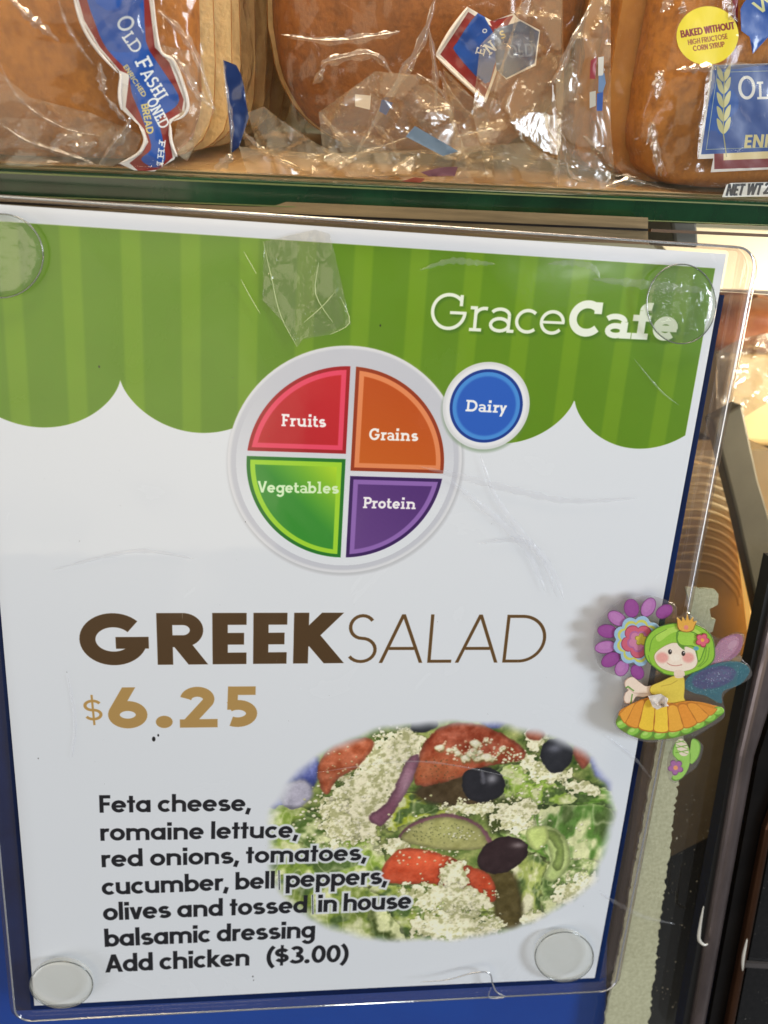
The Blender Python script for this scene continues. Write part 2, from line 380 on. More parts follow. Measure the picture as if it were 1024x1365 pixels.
    disc(dx, dy, DR, (200, 203, 208)); disc(dx, dy, DR * .93, (216, 218, 224), soft=3); disc(dx, dy, DR * .84, (20, 52, 132)); disc(dx, dy, DR * .775, (66, 132, 206)); disc(dx, dy, DR * .68, (38, 88, 180), soft=2.5)
    put(c, 'Dairy', (620.5, 548.5), (675, 551), 15.5, .2, W, 'slab')
    # cafe name with its soft drop shadow
    for col, o, sf, al in (((44, 84, 24), (2.2, 2.8), 4, .55), ((216, 224, 212), (0, 0), .7, 1)):
        put(c, 'Grace', (572.5 + o[0], 439 + o[1]), (751 + o[0], 447 + o[1]), 50, .095, col, 'slab', soft=sf, alpha=al)
        put(c, 'Cafe', (755 + o[0], 447.5 + o[1]), (901 + o[0], 455 + o[1]), 49, .22, col, 'slab', soft=sf, alpha=al)
    # dish name and price
    S = []
    put(c, 'GREEK', (106.5, 886.5), (457, 884), 69.5, .265, (74, 53, 28)); put(c, 'SALAD', (461, 884), (724, 883.5), 65, .062, (92, 66, 34), track=.03)
    put(c, '$', (113.5, 964), (138, 963), 35, .10, (172, 136, 78)); put(c, '6.25', (143, 971), (345, 968.5), 55, .24, (164, 132, 78))
    # food picture
    Z = lambda P: zp(P, 340, 930, 1.969)
    cx, cy = Z([(500, 350)])[0]; ex = (Z([(948, 350)])[0] - Z([(22, 350)])[0])[0] / 2; ey = (Z([(500, 645)])[0] - Z([(500, 55)])[0])[1] / 2
    cx = (Z([(948, 350)])[0][0] + Z([(22, 350)])[0][0]) / 2; cy = (Z([(500, 645)])[0][1] + Z([(500, 55)])[0][1]) / 2
    x0, x1, y0, y1 = int(cx - ex - 6), int(cx + ex + 6), int(cy - ey - 6), int(cy + ey + 6)
    whole = c.im.copy(); keep = c.im[y0:y1, x0:x1].copy(); H, Wd = keep.shape[:2]
    n1 = fbm(H, Wd, 46, 11, 5); n2 = fbm(H, Wd, 18, 12, 4); n3 = fbm(H, Wd, 7, 14, 3)
    base = np.array((112, 132, 62.)) + (n1[..., None] - .5) * np.array((190, 170, 130.)) + (n2[..., None] - .5) * np.array((110, 90, 80.))
    c.im[y0:y1, x0:x1] = np.clip(base, 20, 235) / 255
    def leaf(P, colour, vein=(206, 216, 158), seed=0, amp=70, cell=46, dark=(70, 96, 40), an=1.0):
        sl, d, X, Y = c.sdf(smooth_loop(Z(P), 5), 4); h_, w_ = X.shape; cell = max(cell, 30)
        f = np.clip((fbm(h_, w_, cell, 100 + seed, 3, an) - .5) * 3.0 + .5, 0, 1)[..., None]; g = (fbm(h_, w_, 9, 200 + seed, 3, an)[..., None] - .5) * 46; k = np.abs(fbm(h_, w_, cell * .8, 300 + seed, 2, an * 1.7) - .5)[..., None]
        base = np.array(colour, float); lo = np.clip(1 - f * 2.6, 0, 1); hi = np.clip(f * 2.4 - 1.3, 0, 1)
        col = base * (1 - lo) + np.array(dark, float) * lo; col = col * (1 - hi) + np.array(vein, float) * hi; rb = np.clip(1 - k * 16, 0, 1) * .45; col = col * (1 - rb) + np.array((214, 222, 176.)) * rb
        col = col + g
        rim = np.clip(1 + (d + 1) / 6, 0, 1)[..., None] * .3; col = col * (1 - rim) + np.array((204, 216, 150.)) * rim
        a = np.clip(.5 - (d + (fbm(h_, w_, 14, 340 + seed, 2) - .5) * 18) / 2.5, 0, 1)[..., None]
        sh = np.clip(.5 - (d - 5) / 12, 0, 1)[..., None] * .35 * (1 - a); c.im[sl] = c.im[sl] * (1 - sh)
        c.im[sl] = c.im[sl] * (1 - a) + np.clip(col, 10, 240) / 255 * a
    def feta(P, seed, wild=34):
        sl, d, X, Y = c.sdf(smooth_loop(Z(P), 5), 22); h_, w_ = X.shape
        f = fbm(h_, w_, 15, 600 + seed, 3)[..., None]; g = fbm(h_, w_, 6, 700 + seed, 2)[..., None]; v = (f - .5) * 3.2 + (g - .5) * 1.3 + .58
        col = np.array((170, 174, 122.)) + np.clip(v * 2.2, 0, 1) * np.array((46, 44, 56.)); col = col + np.clip(v * 2 - .95, 0, 1) * np.array((22, 20, 24.))
        e = d + (fbm(h_, w_, 13, 800 + seed, 3) - .5) * wild * 2.2
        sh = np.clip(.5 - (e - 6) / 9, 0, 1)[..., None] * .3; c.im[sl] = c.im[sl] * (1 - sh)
        a = np.clip(.5 - e / 2.4, 0, 1)[..., None]; c.im[sl] = c.im[sl] * (1 - a) + np.clip(col, 0, 240) / 255 * a
    def blob(P, col, soft=2.2, mott=0, seed=0, light=None, cell=20):
        sl, d, X, Y = c.sdf(smooth_loop(Z(P), 6), 5); h_, w_ = X.shape
        cc = np.array(col, float) * np.ones((h_, w_, 1)) + (fbm(h_, w_, cell, 400 + seed, 4)[..., None] - .5) * mott
        if light:
            lx, ly = Z([light[:2]])[0]; k = np.exp(-(((X - lx) / (light[2] * 1.6))**2 + ((Y - ly) / (light[3] * 1.6))**2))[..., None]; cc = cc * (1 - k * light[5]) + np.array(light[4], float) * k * light[5]
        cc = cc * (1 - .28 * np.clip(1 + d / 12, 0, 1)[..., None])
        a = np.clip(.5 - (d + (fbm(h_, w_, 12, 500 + seed, 2) - .5) * 6) / (2 * soft), 0, 1)[..., None]; c.im[sl] = c.im[sl] * (1 - a) + np.clip(cc, 5, 250) / 255 * a
    def crumbs(x, y, rx, ry, n, size=(2.2, 6), bright=(236, 237, 214), dim=(190, 192, 140), seed=0):
        r_ = np.random.default_rng(900 + seed)
        if n > 100 and bright[0] > 200:
            for i in range(n // 7):
                a_, q_ = r_.random() * 6.283, r_.random()**.5; z = Z([(x + rx * q_ * math.cos(a_), y + ry * q_ * math.sin(a_))])[0]; s_ = r_.uniform(6, 17); an = (np.arange(9) + r_.uniform(-.3, .3, 9)) / 9 * 6.283; rr_ = s_ * r_.uniform(.65, 1.2, 9)
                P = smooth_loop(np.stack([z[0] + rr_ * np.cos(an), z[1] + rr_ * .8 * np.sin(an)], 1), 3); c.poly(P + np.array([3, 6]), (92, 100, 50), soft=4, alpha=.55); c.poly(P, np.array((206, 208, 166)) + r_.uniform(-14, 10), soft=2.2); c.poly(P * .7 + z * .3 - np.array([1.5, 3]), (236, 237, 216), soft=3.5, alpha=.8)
        n_ = n if n < 100 or bright[0] < 200 else int(n * .5)
        for i in range(n_):
            a_, q_ = r_.random() * 6.283, r_.random()**.6; px_, py_ = x + rx * q_ * math.cos(a_), y + ry * q_ * math.sin(a_)
            z = Z([(px_, py_)])[0]; s_ = r_.uniform(*size); m = int(r_.integers(5, 9)); an = (np.arange(m) + r_.uniform(-.3, .3, m)) / m * 6.283
            P = np.stack([z[0] + s_ * r_.uniform(.7, 1.25, m) * np.cos(an), z[1] + s_ * r_.uniform(.6, 1.1, m) * np.sin(an)], 1)
            t = r_.random()**1.5; col = np.array(bright) * (1 - t) + np.array(dim) * t
            c.poly(P + np.array([1.2, 2.0]), (104, 112, 60), soft=1.4, alpha=.5); c.poly(P, col, soft=1.1)
    # plate rim peeping out, lettuce, vegetables, cheese
    for P in ([(20, 200), (140, 150), (170, 175), (150, 240), (60, 300), (20, 330)], [(880, 150), (960, 190), (960, 420), (925, 380), (925, 240), (890, 200)], [(590, 40), (660, 50), (640, 80), (600, 74)], [(20, 420), (90, 440), (110, 540), (40, 520)]):
        blob(P, (84, 96, 164), soft=5, mott=120, seed=len(P))
    blob([(60, 240), (130, 215), (150, 260), (90, 300)], (176, 178, 196), soft=5, mott=60, seed=9)
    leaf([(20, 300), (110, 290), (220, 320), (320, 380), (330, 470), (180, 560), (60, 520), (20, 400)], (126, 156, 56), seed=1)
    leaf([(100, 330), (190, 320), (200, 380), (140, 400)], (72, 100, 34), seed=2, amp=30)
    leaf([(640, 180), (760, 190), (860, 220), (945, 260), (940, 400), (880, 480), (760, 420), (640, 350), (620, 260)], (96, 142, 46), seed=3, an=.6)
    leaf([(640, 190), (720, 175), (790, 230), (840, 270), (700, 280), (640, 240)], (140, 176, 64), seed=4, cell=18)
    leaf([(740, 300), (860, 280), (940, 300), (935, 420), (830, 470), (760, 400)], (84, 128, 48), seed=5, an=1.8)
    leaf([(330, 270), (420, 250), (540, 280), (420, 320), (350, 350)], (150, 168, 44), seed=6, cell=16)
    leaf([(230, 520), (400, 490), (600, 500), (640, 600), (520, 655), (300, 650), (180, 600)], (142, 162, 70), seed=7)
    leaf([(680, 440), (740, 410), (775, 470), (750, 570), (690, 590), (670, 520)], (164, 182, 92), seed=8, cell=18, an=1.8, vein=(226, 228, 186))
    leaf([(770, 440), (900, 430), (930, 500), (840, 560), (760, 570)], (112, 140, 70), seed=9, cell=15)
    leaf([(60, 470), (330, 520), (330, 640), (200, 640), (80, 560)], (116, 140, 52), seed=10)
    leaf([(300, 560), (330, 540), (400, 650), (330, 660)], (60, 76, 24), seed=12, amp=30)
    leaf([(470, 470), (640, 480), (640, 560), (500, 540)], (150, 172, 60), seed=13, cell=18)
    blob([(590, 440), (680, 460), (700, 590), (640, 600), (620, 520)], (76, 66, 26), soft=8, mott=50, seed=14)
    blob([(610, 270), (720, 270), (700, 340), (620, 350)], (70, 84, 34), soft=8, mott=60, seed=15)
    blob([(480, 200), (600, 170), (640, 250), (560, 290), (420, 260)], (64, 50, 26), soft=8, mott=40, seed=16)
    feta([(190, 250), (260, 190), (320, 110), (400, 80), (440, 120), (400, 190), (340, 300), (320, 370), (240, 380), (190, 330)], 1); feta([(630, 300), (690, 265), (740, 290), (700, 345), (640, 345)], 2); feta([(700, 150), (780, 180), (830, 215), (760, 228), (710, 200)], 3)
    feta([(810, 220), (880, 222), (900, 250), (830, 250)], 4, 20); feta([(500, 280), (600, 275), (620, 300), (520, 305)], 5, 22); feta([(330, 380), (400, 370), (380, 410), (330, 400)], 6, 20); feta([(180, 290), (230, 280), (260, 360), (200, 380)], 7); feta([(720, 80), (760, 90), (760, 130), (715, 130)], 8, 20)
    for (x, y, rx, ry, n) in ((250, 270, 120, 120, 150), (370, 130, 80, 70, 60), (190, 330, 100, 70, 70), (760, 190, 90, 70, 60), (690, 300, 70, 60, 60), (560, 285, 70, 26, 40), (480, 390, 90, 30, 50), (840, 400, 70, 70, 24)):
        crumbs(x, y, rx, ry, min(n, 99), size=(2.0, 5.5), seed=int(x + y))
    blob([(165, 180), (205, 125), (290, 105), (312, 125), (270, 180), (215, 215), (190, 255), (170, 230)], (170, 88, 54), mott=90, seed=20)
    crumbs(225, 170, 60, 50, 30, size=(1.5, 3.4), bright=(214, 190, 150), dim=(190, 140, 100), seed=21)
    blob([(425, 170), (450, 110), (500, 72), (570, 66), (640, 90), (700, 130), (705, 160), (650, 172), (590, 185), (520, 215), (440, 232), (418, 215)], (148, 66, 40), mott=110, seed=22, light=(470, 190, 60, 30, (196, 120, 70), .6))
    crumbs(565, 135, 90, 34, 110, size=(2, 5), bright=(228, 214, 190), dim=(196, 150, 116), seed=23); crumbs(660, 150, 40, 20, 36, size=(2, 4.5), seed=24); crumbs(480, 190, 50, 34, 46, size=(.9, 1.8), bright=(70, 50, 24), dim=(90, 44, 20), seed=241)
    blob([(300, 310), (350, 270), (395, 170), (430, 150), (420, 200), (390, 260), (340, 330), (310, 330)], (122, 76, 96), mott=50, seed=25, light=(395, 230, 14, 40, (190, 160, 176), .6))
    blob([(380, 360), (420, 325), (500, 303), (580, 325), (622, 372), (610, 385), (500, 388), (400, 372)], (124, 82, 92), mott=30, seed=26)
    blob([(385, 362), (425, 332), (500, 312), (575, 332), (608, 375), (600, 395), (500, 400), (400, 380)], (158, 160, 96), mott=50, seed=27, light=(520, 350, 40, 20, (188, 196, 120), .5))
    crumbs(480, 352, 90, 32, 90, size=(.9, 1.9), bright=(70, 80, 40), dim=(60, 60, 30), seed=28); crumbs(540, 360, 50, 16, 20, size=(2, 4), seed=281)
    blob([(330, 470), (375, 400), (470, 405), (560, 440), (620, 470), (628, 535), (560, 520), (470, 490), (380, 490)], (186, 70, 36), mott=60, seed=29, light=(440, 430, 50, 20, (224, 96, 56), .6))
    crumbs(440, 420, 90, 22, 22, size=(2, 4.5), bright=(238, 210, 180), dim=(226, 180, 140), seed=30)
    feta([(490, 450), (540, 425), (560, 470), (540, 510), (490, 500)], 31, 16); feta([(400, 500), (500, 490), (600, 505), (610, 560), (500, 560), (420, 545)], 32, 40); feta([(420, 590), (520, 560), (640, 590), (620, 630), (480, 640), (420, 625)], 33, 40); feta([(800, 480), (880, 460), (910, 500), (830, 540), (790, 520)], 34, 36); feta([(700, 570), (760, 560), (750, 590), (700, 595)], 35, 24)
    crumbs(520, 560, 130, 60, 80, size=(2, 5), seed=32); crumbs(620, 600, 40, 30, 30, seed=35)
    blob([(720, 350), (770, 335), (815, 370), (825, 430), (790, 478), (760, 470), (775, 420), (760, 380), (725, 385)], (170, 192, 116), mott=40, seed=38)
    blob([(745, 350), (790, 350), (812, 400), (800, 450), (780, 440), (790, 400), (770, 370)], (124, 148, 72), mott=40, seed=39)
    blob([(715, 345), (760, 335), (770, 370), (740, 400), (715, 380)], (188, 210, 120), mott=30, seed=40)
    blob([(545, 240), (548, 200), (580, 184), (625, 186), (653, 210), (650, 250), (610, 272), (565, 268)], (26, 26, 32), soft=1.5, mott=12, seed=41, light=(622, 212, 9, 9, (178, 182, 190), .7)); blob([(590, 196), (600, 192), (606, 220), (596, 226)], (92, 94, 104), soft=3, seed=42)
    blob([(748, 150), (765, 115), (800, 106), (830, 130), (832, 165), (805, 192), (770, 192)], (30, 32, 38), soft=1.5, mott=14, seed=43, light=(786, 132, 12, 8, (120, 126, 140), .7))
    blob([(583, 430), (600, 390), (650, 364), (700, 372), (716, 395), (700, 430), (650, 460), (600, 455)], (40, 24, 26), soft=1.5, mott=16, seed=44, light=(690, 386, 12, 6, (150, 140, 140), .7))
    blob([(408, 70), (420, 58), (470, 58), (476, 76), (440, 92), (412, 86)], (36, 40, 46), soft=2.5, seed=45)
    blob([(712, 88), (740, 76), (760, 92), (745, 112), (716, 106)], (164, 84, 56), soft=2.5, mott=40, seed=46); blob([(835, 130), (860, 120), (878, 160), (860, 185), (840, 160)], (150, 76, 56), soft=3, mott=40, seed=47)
    blob([(430, 340), (600, 340), (560, 372), (440, 372)], (168, 172, 104), soft=7, mott=40, seed=48) if False else None
    for i in range(40):
        x_, y_ = rng.uniform(200, 880), rng.uniform(260, 600); crumbs(x_, y_, 14, 14, 2, size=(1.5, 4.6), seed=2000 + i) if math.hypot((x_ - 650) / 75, (y_ - 412) / 55) > 1 else None
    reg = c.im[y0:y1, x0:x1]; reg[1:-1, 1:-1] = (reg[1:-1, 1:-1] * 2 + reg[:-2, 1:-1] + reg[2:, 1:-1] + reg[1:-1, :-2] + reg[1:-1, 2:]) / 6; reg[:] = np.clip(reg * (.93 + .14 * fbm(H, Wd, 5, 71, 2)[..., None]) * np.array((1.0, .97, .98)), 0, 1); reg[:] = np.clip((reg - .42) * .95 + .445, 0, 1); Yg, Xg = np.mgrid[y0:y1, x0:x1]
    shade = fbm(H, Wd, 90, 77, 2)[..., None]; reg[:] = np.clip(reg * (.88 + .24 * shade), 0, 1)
    rr = (np.abs((Xg - cx) / ex)**2.35 + np.abs((Yg - cy) / ey)**2.35)**(1 / 2.35); rr = rr + (fbm(H, Wd, 60, 79, 2) - .5) * .05; a = np.clip((1.0 - rr) / .09, 0, 1); a = (a * a * (3 - 2 * a))[..., None]
    whole[y0:y1, x0:x1] = keep * (1 - a) + reg * a; c.im = whole
    # description
    K = (26, 26, 30); HL = (209, 213, 221); o = lambda x, y: (x / 1.829, 1020 + y / 1.829)
    B = dict(w=.185, col=K)
    for text, a_, b_, hal in (('Feta cheese,', (243, 117), (611, 112.5), 0), ('romaine lettuce,', (245, 186), (726, 178), 1), ('red onions, tomatoes,', (248, 251), (893, 233), 1), ('cucumber, bell', (249, 319), (669, 302.5), 0), ('peppers,', (697, 301), (943, 291), 1),
                              ('olives and tossed', (252, 381), (748, 362), 0), ('in house', (776, 361), (1001, 351), 1), ('balsamic dressing', (256, 445), (767, 423), 0), ('Add chicken', (258, 507), (607, 491), 0), ('($3.00)', (652, 489), (846, 482), 0)):
        put(c, text, o(*a_), o(*b_), 23.5, halo=HL if hal else None, **B)
    for x, ya, yb_ in ((680, 258, 306), (762, 318, 366)): c.strokes([(mp([o(x, ya), o(x + 1, yb_)]), 7)], HL); c.strokes([(mp([o(x, ya), o(x + 1, yb_)]), 2.6)], K)
    # ink specks
    for (x, y, s_) in ((205, 985, 4.2), (211, 980, 2.2), (132, 489, 1.6), (507, 434, 1.5), (337, 1303, 1.6), (338, 1308, 1.2), (226, 1120, 1), (51, 1011, 1)):
        z = menu_xy(x, y); c.poly(arc(z[0], z[1], s_, s_ * 1.7, 0, 360, 12)[:-1], (26, 24, 24))
    return c
# ---------------------------------------------------------------- print of the fairy sticker and of the bread bags (canvas = photo pixels x 4)
def local(ox, oy, k): return lambda P, zx, zy, s: np.array([((zx + x / s - ox) * k, (zy + y / s - oy) * k) for x, y in P])
FX, FY, FK = 785, 785, 5.0
def FZ(P): return local(FX, FY, FK)(P, 760, 760, 3.879)
def ell(x, y, a, b, rot, n=26):
    t = np.radians(rot); return [(x + a * math.cos(q) * math.cos(t) - b * math.sin(q) * math.sin(t), y + a * math.cos(q) * math.sin(t) + b * math.sin(q) * math.cos(t)) for q in np.linspace(0, 2 * math.pi, n, endpoint=False)]
def rosette(x, y, r, lobes, dep, rot=0, n=96): return [(x + (r - dep + dep * abs(math.sin(lobes * (q + rot) / 2))**.7) * math.cos(q), y + (r - dep + dep * abs(math.sin(lobes * (q + rot) / 2))**.7) * math.sin(q)) for q in np.linspace(0, 2 * math.pi, n, endpoint=False)]
PETALS = [(318, 197, 50, 40, 80, 0), (405, 192, 54, 36, -62, 1), (487, 214, 48, 34, -32, 0), (243, 250, 54, 36, 32, 1), (194, 316, 54, 36, 8, 0), (184, 398, 58, 34, -8, 1), (210, 463, 54, 36, -30, 0), (268, 506, 46, 36, -62, 1), (348, 527, 42, 34, 60, 0)]
SKIRT = [(248, 752), (262, 722), (310, 695), (380, 664), (450, 655), (520, 688), (600, 676), (680, 682), (750, 700), (788, 712), (796, 735), (770, 760), (725, 792), (665, 824), (605, 850), (540, 868), (465, 876), (395, 878), (325, 860), (262, 826), (236, 790)]
HEAD = [(383, 430), (388, 362), (425, 312), (480, 284), (545, 272), (620, 272), (690, 298), (736, 345), (750, 410), (744, 466), (700, 505), (630, 535), (590, 548), (540, 548), (480, 536), (430, 500), (398, 470)]
FACE = [(433, 446), (452, 415), (500, 385), (545, 374), (600, 392), (650, 415), (662, 465), (645, 505), (592, 524), (540, 527), (480, 512), (446, 485)]
BODY = [(415, 602), (470, 575), (535, 546), (585, 548), (594, 600), (590, 660), (600, 690), (510, 700), (455, 660), (470, 640), (420, 642)]
ARMS = [(283, 572), (318, 550), (352, 572), (392, 600), (425, 598), (428, 642), (380, 656), (340, 655), (322, 688), (290, 690), (276, 668), (284, 636), (300, 620), (284, 605)]
CROWN = [(560, 306), (551, 256), (556, 243), (575, 262), (582, 240), (598, 258), (606, 224), (618, 258), (636, 240), (640, 264), (657, 262), (646, 290), (636, 312), (600, 322)]
WING1 = [(680, 505), (722, 450), (752, 400), (775, 362), (820, 338), (870, 330), (894, 352), (884, 410), (840, 460), (770, 486)]
WING2 = [(592, 606), (604, 560), (660, 518), (760, 482), (850, 470), (912, 492), (928, 530), (880, 590), (800, 622), (784, 650), (780, 690), (700, 650), (640, 636)]
SHOES = [[(632, 872), (662, 880), (676, 912), (664, 965), (632, 1002), (618, 985), (622, 920)], [(540, 900), (570, 870), (606, 900), (624, 960), (610, 1030), (576, 1078), (540, 1090), (524, 1072), (566, 1040), (560, 990), (530, 950)]]
def paint_fairy():
    c = Canvas(int(215 * FK), int(265 * FK), (150, 140, 120)); P = lambda s, col, **k: c.poly(smooth_loop(FZ(s), 4), col, soft=1.2, **k)
    for x, y, a, b, r, l in PETALS: P(ell(x, y, a, b, r), (104, 34, 104)); P(ell(x, y, a - 4, b - 4, r), (176, 104, 176) if l else (142, 54, 140)); P(ell(x - 4, y - 6, a * .6, b * .5, r), (192, 124, 190) if l else (152, 66, 150), alpha=.55)
    for r, lb, d, col in ((132, 9, 22, (152, 190, 222)), (112, 9, 20, (206, 206, 84)), (98, 9, 18, (152, 190, 222)), (90, 5, 24, (150, 40, 70)), (85, 5, 24, (206, 84, 110)), (58, 5, 14, (176, 90, 150)), (48, 5, 14, (206, 120, 160))): P(rosette(352, 366, r, lb, d, .3), col)
    P(rosette(368, 358, 34, 5, 14, .9), (150, 130, 30)); P(rosette(368, 358, 29, 5, 12, .9), (214, 192, 62))
    P(WING1, (168, 110, 150)); P(ell(800, 410, 92, 44, -42), (202, 148, 184)); P(ell(840, 385, 30, 16, -42), (216, 170, 200))
    P(WING2, (44, 112, 132)); P(ell(745, 555, 118, 54, -14), (74, 78, 134)); P(ell(770, 545, 70, 30, -14), (98, 96, 150))
    rg = np.random.default_rng(5)
    for i in range(420):
        t = rg.random(); x = 600 + 320 * t; y = 590 - 95 * t + rg.normal(0, 44); z = FZ([(x, y)])[0]; s_ = rg.uniform(1, 3); q = rg.random()
        c.poly(arc(z[0], z[1], s_, s_, 0, 360, 6)[:-1], (90, 190, 190) if q < .6 else (200, 230, 235), soft=.8)
    for S in SHOES: P(S, (96, 150, 48)); P([(x * .92 + 48, y * .95 + 48) for x, y in S], (150, 204, 84)); 
    P([(548, 880), (590, 866), (604, 900), (612, 950), (580, 960), (556, 930)], (236, 216, 196)); 
    for y in (886, 912, 938): c.strokes([(FZ([(545, y + 6), (612, y - 8)]), 7)], (110, 160, 50)); c.strokes([(FZ([(548, y - 10), (610, y + 12)]), 5)], (132, 184, 70))
    P(rosette(546, 1020, 42, 5, 18, .2), (110, 60, 110)); P(rosette(546, 1020, 37, 5, 16, .2), (162, 96, 156)); P(ell(546, 1022, 12, 12, 0, 12), (236, 150, 96))
    P(ARMS, (190, 150, 130)); P([((x - 350) * .95 + 351, (y - 620) * .95 + 620) for x, y in ARMS], (246, 222, 202)); c.strokes([(FZ([(300, 610), (330, 635), (400, 640)]), 4)], (206, 168, 146))
    c.strokes([(FZ([(284, 612), (300, 602), (330, 625)]), 10)], (96, 150, 50)); c.strokes([(FZ([(322, 640), (314, 690)]), 9)], (96, 150, 50))
    P(BODY, (170, 136, 30)); P([((x - 520) * .96 + 520, (y - 625) * .96 + 625) for x, y in BODY], (232, 204, 66)); c.strokes([(FZ([(470, 600), (520, 590), (555, 570)]), 4)], (186, 150, 36))
    c.strokes([(FZ([(508, 694), (560, 694), (606, 680)]), 20)], (124, 44, 100))
    P(SKIRT, (96, 120, 34)); P([(250, 750), (262, 722), (310, 695), (380, 664), (450, 655), (520, 688), (600, 676), (680, 682), (750, 700), (788, 712), (740, 760), (600, 810), (400, 810)], (214, 128, 30))
    for i, (x, y) in enumerate([(268, 798), (328, 834), (396, 852), (466, 852), (540, 842), (606, 824), (668, 800), (726, 764), (772, 728)]): P(ell(x, y, 36, 24, -20 + i * 2), (86, 146, 36)); P(ell(x - 2, y - 2, 30, 19, -20), (138, 198, 62)); P(ell(x - 8, y - 6, 14, 8, -20), (176, 220, 100))
    rim = [(255, 745), (285, 792), (350, 815), (430, 832), (510, 834), (590, 816), (660, 790), (720, 752), (762, 718)]; top = [(300, 700), (340, 685), (390, 668), (445, 668), (505, 700), (555, 700), (600, 690), (650, 688), (700, 700)]
    for i in range(8):
        a, b = rim[i], rim[i + 1]; ta, tb = top[i], top[i + 1]; m_ = ((a[0] + b[0]) / 2, (a[1] + b[1]) / 2 + 10)
        pl = [ta, (a[0] * .7 + ta[0] * .3, a[1] * .7 + ta[1] * .3), a, m_, b, (b[0] * .7 + tb[0] * .3, b[1] * .7 + tb[1] * .3), tb]
        P(pl, (186, 106, 20)); cx_, cy_ = np.mean(pl, 0); P([((x - cx_) * .88 + cx_, (y - cy_) * .9 + cy_) for x, y in pl], ((238, 156, 44), (234, 148, 40), (246, 200, 44), (250, 206, 50), (240, 168, 46), (234, 142, 36), (236, 150, 40), (226, 138, 36))[i])
    P(HEAD, (66, 112, 22)); P([((x - 566) * .965 + 566, (y - 410) * .965 + 410) for x, y in HEAD], (140, 196, 44)); P([(450, 330), (540, 292), (640, 300), (700, 350), (640, 330), (540, 320), (460, 370)], (176, 218, 76))
    P(FACE, (150, 140, 70)); P([((x - 548) * .97 + 548, (y - 452) * .97 + 452) for x, y in FACE], (247, 228, 208))
    P([(560, 312), (640, 320), (700, 370), (690, 430), (664, 476), (640, 400), (590, 398), (594, 414), (560, 388), (548, 350)], (84, 140, 26)); P([(566, 318), (640, 326), (694, 372), (684, 430), (664, 466), (650, 396), (592, 388), (566, 378), (556, 348)], (158, 210, 58))
    for L_ in ([(560, 326), (556, 366), (594, 404)], [(640, 330), (700, 380), (694, 460), (660, 500)], [(410, 420), (430, 350), (500, 305)], [(404, 440), (424, 490), (480, 528)], [(720, 400), (710, 460), (670, 500)]): c.strokes([(smooth_loop(FZ(L_), 5, False), 4.5)], (84, 132, 26))
    for x, r in ((476, 32), (612, 30)): c.poly(FZ(ell(x, 452, r, r * .85, 0)), (236, 150, 140), soft=9, alpha=.85)
    c.poly(FZ(ell(545, 452, 26, 18, 0)), (255, 240, 222), soft=6, alpha=.8)
    for x, y in ((517, 422), (586, 430)): P(ell(x, y, 10, 13, 0, 12), (38, 24, 20)); P(ell(x + 3, y - 4, 3, 3, 0, 8), (250, 250, 250))
    c.strokes([(smooth_loop(FZ([(500, 478), (520, 490), (548, 494), (580, 488)]), 5, False), 5)], (196, 110, 96))
    P([(540, 520), (586, 520), (590, 552), (545, 556)], (242, 214, 192))
    P(rosette(685, 362, 38, 5, 14, .5), (160, 40, 60)); P(rosette(685, 362, 32, 5, 12, .5), (226, 88, 112)); P(ell(685, 362, 9, 9, 0, 10), (240, 170, 60)); P(ell(652, 404, 14, 11, 0, 10), (90, 160, 176))
    P(CROWN, (150, 90, 16)); P([((x - 602) * .9 + 602, (y - 284) * .9 + 284) for x, y in CROWN], (232, 168, 56)); P(ell(600, 296, 12, 12, 0, 10), (232, 130, 110))
    for x, y in ((556, 246), (582, 244), (607, 230), (636, 244), (655, 264)): P(ell(x, y, 8, 8, 0, 10), (240, 190, 90))
    return c
# bread bag prints
BK = 4.0
def paint_left():                         # region x 80..260, y -20..235
    ox, oy = 80, -20; c = Canvas(int(190 * BK), int(255 * BK), (214, 210, 206)); Z = lambda P: local(ox, oy, BK)(P, 0, 0, 3.012)
    red = [(300, -60), (338, 80), (402, 190), (482, 284), (520, 300), (505, 430), (580, 520), (596, 570), (570, 615), (520, 655), (560, 690), (640, 680), (694, 632), (676, 540), (680, 480), (730, 450), (738, 400), (680, 250), (622, 190), (592, -60)]
    c.poly(Z(red), (124, 30, 28), soft=1.2)
    c.poly(smooth_loop(Z([(352, -60), (385, 100), (432, 200), (512, 288), (528, 370), (556, 440), (596, 540), (606, 600), (566, 640), (620, 672), (664, 640), (650, 540), (642, 475), (704, 430), (716, 380), (640, 262), (586, 165), (556, -60)]), 3), (18, 74, 158), soft=1.2)
    def t(text, a, b, cap, w, col, st='slab', sl=0): c.strokes(text_strokes(text, Z([a])[0], Z([b])[0], cap * BK / 3.012, w, st, 0, sl), col)
    wht = (214, 220, 226); gold = (196, 180, 110)
    t('O', (462, 84), (486, 134), 70, .14, wht); t('LD', (488, 150), (536, 218), 50, .15, wht); t('F', (540, 248), (560, 290), 62, .15, wht); t('ASHI', (562, 296), (634, 410), 52, .15, wht); t('ONED', (586, 408), (644, 520), 46, .15, wht)
    t('ENRICHED', (494, 268), (574, 392), 20, .2, gold, 'sans'); t('BREAD', (566, 420), (590, 540), 30, .2, gold, 'sans'); t('FHT', (640, 560), (628, 668), 26, .2, wht)
    return c, (ox, oy, BK)
